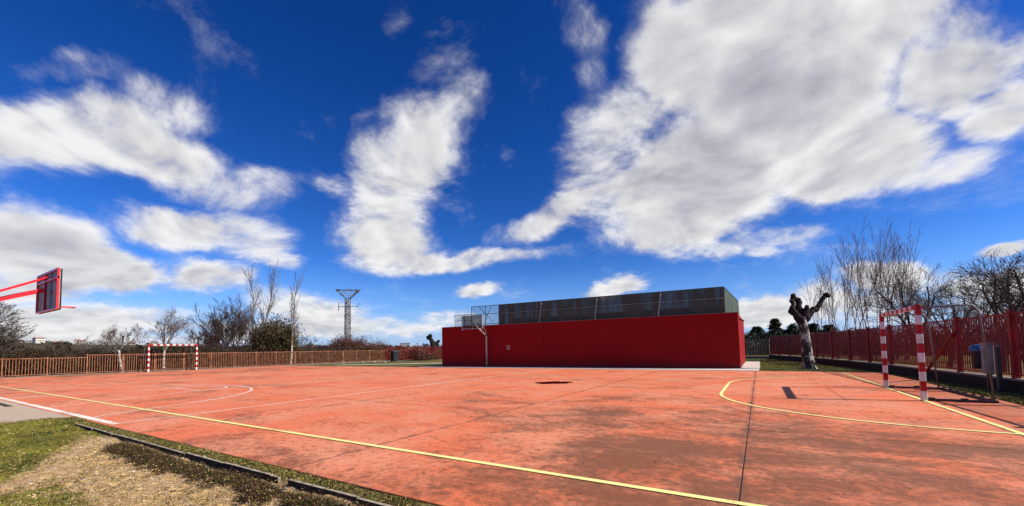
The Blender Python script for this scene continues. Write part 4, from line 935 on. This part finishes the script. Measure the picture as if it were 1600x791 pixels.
# ------------------------------------------------------------------ pylon
def pylon():
    X, Y = -119.9, 90.0; t = thing('lattice_pylon', 'steel lattice power pylon with a wide triangular top', 'pylon', (X, Y, 0)); m = MB(); Hh = 21.2
    ux = Vector((.80, .60, 0)); uy = Vector((-.60, .80, 0)); B = Vector((X, Y, 0))
    def c(i, z):
        w = .84 - .16 * min(z / 19, 1); sx, sy = ((-1, -1), (1, -1), (1, 1), (-1, 1))[i % 4]; return B + ux * sx * w + uy * sy * w + Vector((0, 0, z))
    for i in range(4): m.beam(c(i, -.1), c(i, 19.6), .22)
    m.build('leg_frame', 'pylon_steel', t); m = MB(); zs = [0]
    while zs[-1] < 19.4: zs.append(min(19.5, zs[-1] + 1.3))
    for a, b in zip(zs, zs[1:]):
        for i in range(4): m.beam(c(i, a), c(i + 1, b), .13); m.beam(c(i + 1, a), c(i, b), .13); m.beam(c(i, b), c(i + 1, b), .12)
    m.build('lattice', 'pylon_steel', t)
    m = MB(); tz = 22.3
    for s in (-1, 1):
        q = uy * s * .5
        a = B + ux * -3.9 + q + Vector((0, 0, tz)); b = B + ux * 3.9 + q + Vector((0, 0, tz)); l = B - ux * .7 + q + Vector((0, 0, 19.5)); r = B + ux * .7 + q + Vector((0, 0, 19.5))
        m.beam(a, b, .25); m.beam(a, l, .25); m.beam(b, r, .25)
        for k in range(5):
            u = -3 + 1.5 * k; m.beam(B + ux * u + q + Vector((0, 0, tz)), B + ux * (u * .45) + q + Vector((0, 0, 20.2)), .12)
    m.build('crossarm', 'pylon_steel', t)
    m = MB(); m.beam(B - ux * 3.0 + Vector((0, 0, 16.6)), B + ux * 3.4 + Vector((0, 0, 16.6)), .2)
    m.beam(B - ux * 3.0 + Vector((0, 0, 15.2)), B - ux * 3.0 + Vector((0, 0, 18.2)), .18); m.beam(B + ux * 3.2 + Vector((0, 0, 16.6)), B + ux * 3.9 + Vector((0, 0, 17.8)), .12)
    m.build('switch_arm', 'pylon_steel', t)
    for u in (-3.7, 0, 3.7):
        p = B + ux * u + Vector((0, 0, tz)); MB().tube([p, p + Vector((0, 0, .35)), p + ux * .9 + Vector((0, 0, .25))], .09, 6).build('insulator', 'pylon_steel', t)
pylon()

# ------------------------------------------------------------------ far houses
def house(label, az, d, w, l, h, wm, roof, seed, flat=False):
    x, y = -math.sin(R(az)) * d, math.cos(R(az)) * d; z = float(ground_z(np.array([x]), np.array([y]))[0]) + .8
    t = thing('house', label, 'house', (x, y, z), 'far houses on the hills'); rnd = random.Random(seed); a = R(az + rnd.uniform(-30, 30)); ca, sa = math.cos(a), math.sin(a)
    def T(p): return (x + p[0] * ca - p[1] * sa, y + p[0] * sa + p[1] * ca, z + p[2])
    def bx(x0, x1, y0, y1, z0, z1): return [T(p) for p in ((x0, y0, z0), (x1, y0, z0), (x1, y1, z0), (x0, y1, z0), (x0, y0, z1), (x1, y0, z1), (x1, y1, z1), (x0, y1, z1))]
    MB().add(bx(-w / 2, w / 2, -l / 2, l / 2, -2.5, h), BF).build('wall', wm, t)
    if flat: MB().add(bx(-w / 2 - .2, w / 2 + .2, -l / 2 - .2, l / 2 + .2, h, h + .4), BF).build('roof', 'concrete_grey', t)
    else:
        e = .4; vs = [T(p) for p in ((-w / 2 - e, -l / 2 - e, h), (w / 2 + e, -l / 2 - e, h), (w / 2 + e, l / 2 + e, h), (-w / 2 - e, l / 2 + e, h), (-w / 2 - e, 0, h + l * .28), (w / 2 + e, 0, h + l * .28))]
        MB().add(vs, [(0, 1, 5, 4), (2, 3, 4, 5), (0, 4, 3), (1, 2, 5), (3, 2, 1, 0)]).build('roof', roof, t)
    for i in range(max(2, int(w / 3))):
        xx = -w / 2 + (i + .5) * w / max(2, int(w / 3)); MB().add(bx(xx - .5, xx + .5, -l / 2 - .03, -l / 2 + .05, h * .4, h * .4 + 1.2), BF).build('window', 'window_dark', t)
# azimuths in degrees left of +Y
hs = [(83.5, 520, 'white'), (81.6, 600, 'white'), (80.4, 480, 'white'), (79.2, 560, 'ochre'), (77.8, 500, 'white'), (76.0, 620, 'white'), (74.2, 540, 'ochre'), (72.4, 500, 'white'), (70.0, 580, 'white'), (68.4, 640, 'ochre'), (46.1, 430, 'white'), (44.4, 520, 'white'), (42.8, 600, 'ochre'), (41.6, 560, 'white'), (40.6, 500, 'white')]
where = ['first far house from the left edge, over the windswept tree', 'far house behind the middle of the windswept tree', 'far house right of the windswept tree', 'far house above the left railing between post and windswept tree', 'far house near where the left railing steps up',
         'far house left of the leaning white trunk', 'far house behind the leaning white trunk', 'far house just right of the leaning white trunk', 'far house between the leaning white trunk and far goal', 'far house beside the left post of the far goal',
         'far house at the distant railing below open sky', 'far house above the waste bin', 'far house between waste bin and dark stubby pollard', 'far house close left of the stubby pollard', 'far house behind the stubby pollard']
for i, (az, d, c) in enumerate(hs):
    house('tiny ' + ('white' if c == 'white' else 'tan') + ' ' + where[i], az, d * 1.9, 8 + (i * 7 % 6), 7, 3.0 + (i % 3) * 1.4, 'house_' + c, 'roof_tile', i)
t_az = 31.1 + math.degrees(math.atan((800 - 632) / 637.6))
house('grey flat roofed block far away behind the corner of the railings', t_az, 300, 6.5, 6, 5.5, 'concrete_grey', 'roof_tile', 50, flat=True)

# ------------------------------------------------------------------ near verge, kerb, grass
rngn = np.random.RandomState(21)
def vnoise(x, y, s, seed=0):
    xi = np.floor(x / s); yi = np.floor(y / s); fx = x / s - xi; fy = y / s - yi; fx = fx * fx * (3 - 2 * fx); fy = fy * fy * (3 - 2 * fy)
    def h(a, b): v = np.sin(a * 127.1 + b * 311.7 + seed * 74.7) * 43758.5453; return v - np.floor(v)
    return (h(xi, yi) * (1 - fx) + h(xi + 1, yi) * fx) * (1 - fy) + (h(xi, yi + 1) * (1 - fx) + h(xi + 1, yi + 1) * fx) * fy
def fbm(x, y, s, seed=0): return .5 * vnoise(x, y, s, seed) + .28 * vnoise(x, y, s / 2.1, seed + 1) + .15 * vnoise(x, y, s / 4.3, seed + 2) + .07 * vnoise(x, y, s / 9, seed + 3)
def sand_mask(x, y): return smooth01((-12.6 - .9 * (2.3 - y) - x + .5 * (fbm(x, y, .8, 9) - .5)) / .35)
def green_mask(x, y):
    left = smooth01((-7.0 - x - 2.2 * (y - 1.2) + 1.6 * (fbm(x, y, .9, 4) - .5)) / .8)
    far_ = smooth01((-9.3 - x + 1.4 * (fbm(x, y, .8, 5) - .5)) / .8)
    strip_ = smooth01((y - 2.42) / .03)
    low = .75 * smooth01((-4.9 - x) / .5) * smooth01((1.35 - y) / .2) * smooth01((fbm(x, y, .5, 6) - .42) / .12)
    g = np.maximum(np.maximum(left, far_), np.maximum(strip_ * (.55 + .45 * fbm(x, y, .3, 8)), low))
    return np.clip(g * (1 - sand_mask(x, y)), 0, 1)
KY = 2.44
def verge_z(x, y):
    z = -.052 + .075 * (fbm(x, y, 1.1, 1) - .5) + .06 * (fbm(x, y, .25, 2) - .5) + .018 * (fbm(x, y, .07, 3) - .5)
    ridge = np.exp(-((y - 2.10 - .04 * np.sin(x * 2.1)) / .11) ** 2) * .03 * smooth01((x + 9.5) / 1.5)
    ditch = np.exp(-((y - 2.34) / .07) ** 2) * .028 * smooth01((x + 11.5) / 1.0)
    z = z + ridge - ditch
    z = np.where(y > KY, -.018 + .022 * (fbm(x, y, .12, 3) - .5), z)
    z = z * (1 - .7 * sand_mask(x, y))
    z = np.where(x < -11.6, np.minimum(z * (1 - .8 * smooth01((y - 1.9) / .5)), -.002), z)
    return z
def verge():
    xs = np.concatenate([np.arange(-30, -14, .16), np.arange(-14, -7, .055), np.arange(-7, -1.4, .026), np.arange(-1.4, 4.3, .12)])
    ys = np.concatenate([np.arange(-8, -.6, .4), np.arange(-.6, .6, .08), np.arange(.6, 2.72, .026)]); ys[-1] = 2.70
    X, Y = np.meshgrid(xs, ys); Z = verge_z(X, Y); Z[-1, :] = -.1; Z[-2, :] = np.minimum(Z[-2, :], -.02)
    nx = len(xs); i, j = np.meshgrid(np.arange(nx - 1), np.arange(len(ys) - 1)); a = (j * nx + i).ravel()
    o = npmesh('verge', np.stack([X, Y, Z], -1).reshape(-1, 3), np.stack([a, a + 1, a + nx + 1, a + nx], 1), ['near']); tag(o, kind='structure')
    for nm, fn in (('green', green_mask), ('sand', sand_mask)):
        at = o.data.attributes.new(nm, 'FLOAT', 'POINT'); at.data.foreach_set('value', fn(X, Y).ravel().astype(np.float32))
    o.data.polygons.foreach_set('use_smooth', [True] * len(o.data.polygons))
verge()
kerb = structure('kerb', (-6, KY, 0)); rk = random.Random(9); x = -16.9
while x < 1.5:
    L_ = rk.uniform(.9, 1.05); x1 = x + L_
    if -5.4 < x < -4.45: x1 = -4.30
    if -4.31 < x < -4.2: x = -4.13; x1 = x + L_
    dy0 = rk.uniform(-.012, .012); dy1 = rk.uniform(-.012, .012); dz = rk.uniform(-.012, .004) - (.03 if x < -11.3 else 0); dz1 = dz + rk.uniform(-.006, .006); w = .028
    if -12.2 < x < -11.2: x = x1; continue
    a, b = x + .004, x1 - .004
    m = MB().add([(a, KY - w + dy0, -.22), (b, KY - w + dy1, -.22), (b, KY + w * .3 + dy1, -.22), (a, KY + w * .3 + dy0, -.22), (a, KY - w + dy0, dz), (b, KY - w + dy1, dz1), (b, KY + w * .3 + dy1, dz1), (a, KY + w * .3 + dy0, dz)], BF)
    m.m = [0, 0, 1, 0, 0, 0]  # near face gets the painted shade colour, the rest plain concrete
    bevel(m.build('kerb_stone', ['kerb_concrete', 'kerb_shade'], kerb), .006, 2); x = x1

def blades(name, label, P_, mats, midx, rng, hmin, hmax, w, lean=.5, cat='grass'):
    n = len(P_); a = rng.uniform(0, 6.28, n); h = rng.uniform(hmin, hmax, n) * rng.uniform(.6, 1, n); ww = w * rng.uniform(.7, 1.3, n)
    side = np.stack([np.cos(a), np.sin(a), 0 * a], 1) * ww[:, None]; b = rng.uniform(0, 6.28, n); ln = np.abs(rng.normal(size=n)) * lean
    ld = np.stack([np.cos(b) * ln, np.sin(b) * ln, 0 * b], 1) * h[:, None]; up = np.stack([0 * h, 0 * h, h], 1)
    v = np.stack([P_ - side, P_ + side, P_ + side * .6 + ld * .4 + up * .62, P_ + ld + up * np.clip(1.0 - .3 * ln, .35, 1)[:, None]], 1).reshape(-1, 3)
    o = npmesh(name, v, np.arange(4 * n).reshape(-1, 4), mats, midx); return tag(o, label, cat, kind='stuff')
def scatter(rng, n, x0, x1, y0, y1, bias=1.0):
    x = x1 - (x1 - x0) * rng.uniform(0, 1, n) ** bias; y = rng.uniform(y0, y1, n); return x, y
rg = np.random.RandomState(33)
x, y = scatter(rg, 420000, -14.5, -2.2, .3, 2.40, 1.25); g = green_mask(x, y); keep = rg.uniform(size=len(x)) < g * (.35 + .65 * smooth01((fbm(x, y, .22, 14) - .3) / .25)) * .8; x, y = x[keep], y[keep]
blades('verge_grass', 'short green grass on the verge beside the court', np.stack([x, y, verge_z(x, y) - .003], 1), ['grass_green', 'grass_dry'], (rg.uniform(size=len(x)) < .10).astype(int), rg, .012, .042, .0022, .7)
x, y = scatter(rg, 260000, -11, -2.2, .5, 2.38, 1.0); g = 1 - green_mask(x, y); keep = rg.uniform(size=len(x)) < g * smooth01((fbm(x, y, .35, 15) - .36) / .22) * .22 * (1 - sand_mask(x, y)); x, y = x[keep], y[keep]
blades('dry_grass', 'straw coloured dead grass lying on the bare soil', np.stack([x, y, verge_z(x, y) - .002], 1), ['grass_dry', 'grass_green', 'weed'], rg.choice(3, len(x), p=[.66, .2, .14]), rg, .008, .028, .0022, 1.5)
# strip between kerb and slab
x, y = scatter(rg, 60000, -12.5, -.8, KY + .015, 2.66, 1.2); keep = rg.uniform(size=len(x)) < .2 + .8 * smooth01((fbm(x, y, .25, 16) - .3) / .25); x, y = x[keep], y[keep]
blades('strip_grass', 'mossy grass growing between the kerb and the court slab', np.stack([x, y, verge_z(x, y) - .003], 1), ['grass_green', 'grass_dry', 'weed'], rg.choice(3, len(x), p=[.48, .14, .38]), rg, .010, .034, .0024, .8)
# weeds along the ditch
def weeds():
    rng = np.random.RandomState(40); P_ = []; 
    for k in range(1100):
        cx = rng.uniform(-7.9, -2.2); cy = 2.14 + .04 * math.sin(cx * 2.1) + rng.normal() * .075; f = float(fbm(np.array([cx]), np.array([cy]), .5, 19)[0])
        if f < .33: continue
        r = rng.uniform(.012, .05) * (1.0 if cx < -5 else 1.15); c0 = np.array([cx, cy, float(verge_z(np.array([cx]), np.array([cy]))[0])])
        q = rng.normal(size=(120, 3)) * r * np.array([1.2, .9, .6]); q[:, 2] = np.abs(q[:, 2]); P_.append(c0 + q)
    P_ = np.concatenate(P_); v, q = leaf_quads(rng, P_, .009, aspect=.45)
    tag(npmesh('weeds', v, q, ['weed', 'grass_green', 'leaf_rust', 'grass_dry'], rng.choice(4, len(q), p=[.62, .10, .25, .03])), 'dark low weeds tangled along the ditch in front of the kerb', 'weeds', kind='stuff')
weeds()
MB().box(-18.6, -16.75, 2.33, 2.47, -.05, .004).build('drain_frame', 'kerb_concrete', kerb)
for i in range(9): MB().box(-18.5 + i * .19, -18.5 + i * .19 + .16, 2.345, 2.455, .004, .007).build('drain_shade_plate', 'kerb_shade', kerb)  # dark flush plates paint the shade inside the drain openings
# pebbles and rubble
def pebbles():
    rng = random.Random(50); m = MB(); bm = bmesh.new(); bmesh.ops.create_icosphere(bm, subdivisions=1, radius=1); base = [v.co.copy() for v in bm.verts]; fs = [tuple(v.index for v in f.verts) for f in bm.faces]; bm.free()
    for k in range(2600):
        if k < 1300: x = rng.uniform(-9.5, -2.4); y = rng.gauss(2.30, .06)
        else: x = rng.uniform(-9, -2.6); y = rng.uniform(.9, 2.2)
        if y > 2.39: continue
        s = rng.uniform(.003, .009) * (1.6 if rng.random() < .06 else 1); z = float(verge_z(np.array([x]), np.array([y]))[0]); sx, sy, sz = s * rng.uniform(.7, 1.4), s * rng.uniform(.7, 1.4), s * rng.uniform(.4, .9)
        m.add([(x + v.x * sx, y + v.y * sy, z + s * .3 + v.z * sz) for v in base], fs, 0 if rng.random() < .6 else 1)
    tag(m.build('pebbles', ['stone_pale', 'concrete_grey']), 'pale pebbles and rubble bits lying on the verge soil', 'pebbles', kind='stuff')
    names = ['largest pale stone in the rubble heap at the far corner', 'flat pale stone left in the rubble heap at the far corner', 'small pale stone right in the rubble heap at the far corner', 'round pale stone before the rubble heap at the far corner']
    for i, (x, y, s) in enumerate([(-36.9, 31.2, .17), (-38.2, 30.6, .13), (-35.6, 31.6, .10), (-38.5, 28.4, .09)]):
        mm = MB().add([(x + v.x * s * rng.uniform(.8, 1.5), y + v.y * s * rng.uniform(.8, 1.5), s * .3 + v.z * s * .7) for v in base], fs); tag(mm.build('stone', 'stone_pale', loc=(x, y, 0)), names[i], 'stone', 'pale stones at the far corner')
pebbles()
def debris():
    rng = np.random.RandomState(77); n = 900; x = rng.uniform(-22, 4.2, n); y = 2.7 + 20 * rng.uniform(0, 1, n) ** 2.2
    v, q = leaf_quads(rng, np.stack([x, y, 0 * x + .009], 1), .011, flat=.85); v[:, 2] = np.clip(v[:, 2], .003, .02)
    tag(npmesh('litter', v, q, ['leaf_rust', 'stone_pale', 'weed'], rng.choice(3, n, p=[.3, .3, .4])), 'tiny dry leaves and grit scattered over the red court', 'litter', kind='stuff')
debris()
# lawn inside the right railing and beyond the building
rl = np.random.RandomState(60)
def fr_x(y): return np.interp(y, [p[1] for p in FR], [p[0] for p in FR]) - .13
y = rl.uniform(7.5, 23.2, 60000); t_ = rl.uniform(0, 1, len(y)); x = 4.36 + (fr_x(y) - 4.36) * t_; k = (x > 4.3) & (rl.uniform(size=len(y)) < .25 + .75 * smooth01((fbm(x, y, .6, 30) - .3) / .3)); x1, y1 = x[k], y[k]
y = 23.25 + 20 * rl.uniform(0, 1, 60000) ** 1.5; t_ = rl.uniform(0, 1, len(y)); x = .02 + (fr_x(y)) * t_; k = rl.uniform(size=len(y)) < .25 + .75 * smooth01((fbm(x, y, .9, 30) - .3) / .3); x2, y2 = x[k], y[k]
x, y = np.concatenate([x1, x2]), np.concatenate([y1, y2])
blades('lawn_grass', 'short green grass between the court and the right red railing', np.stack([x, y, 0 * x - .032], 1), ['grass_green', 'grass_dry', 'weed'], rl.choice(3, len(x), p=[.72, .16, .12]), rl, .02, .06, .006, .8)
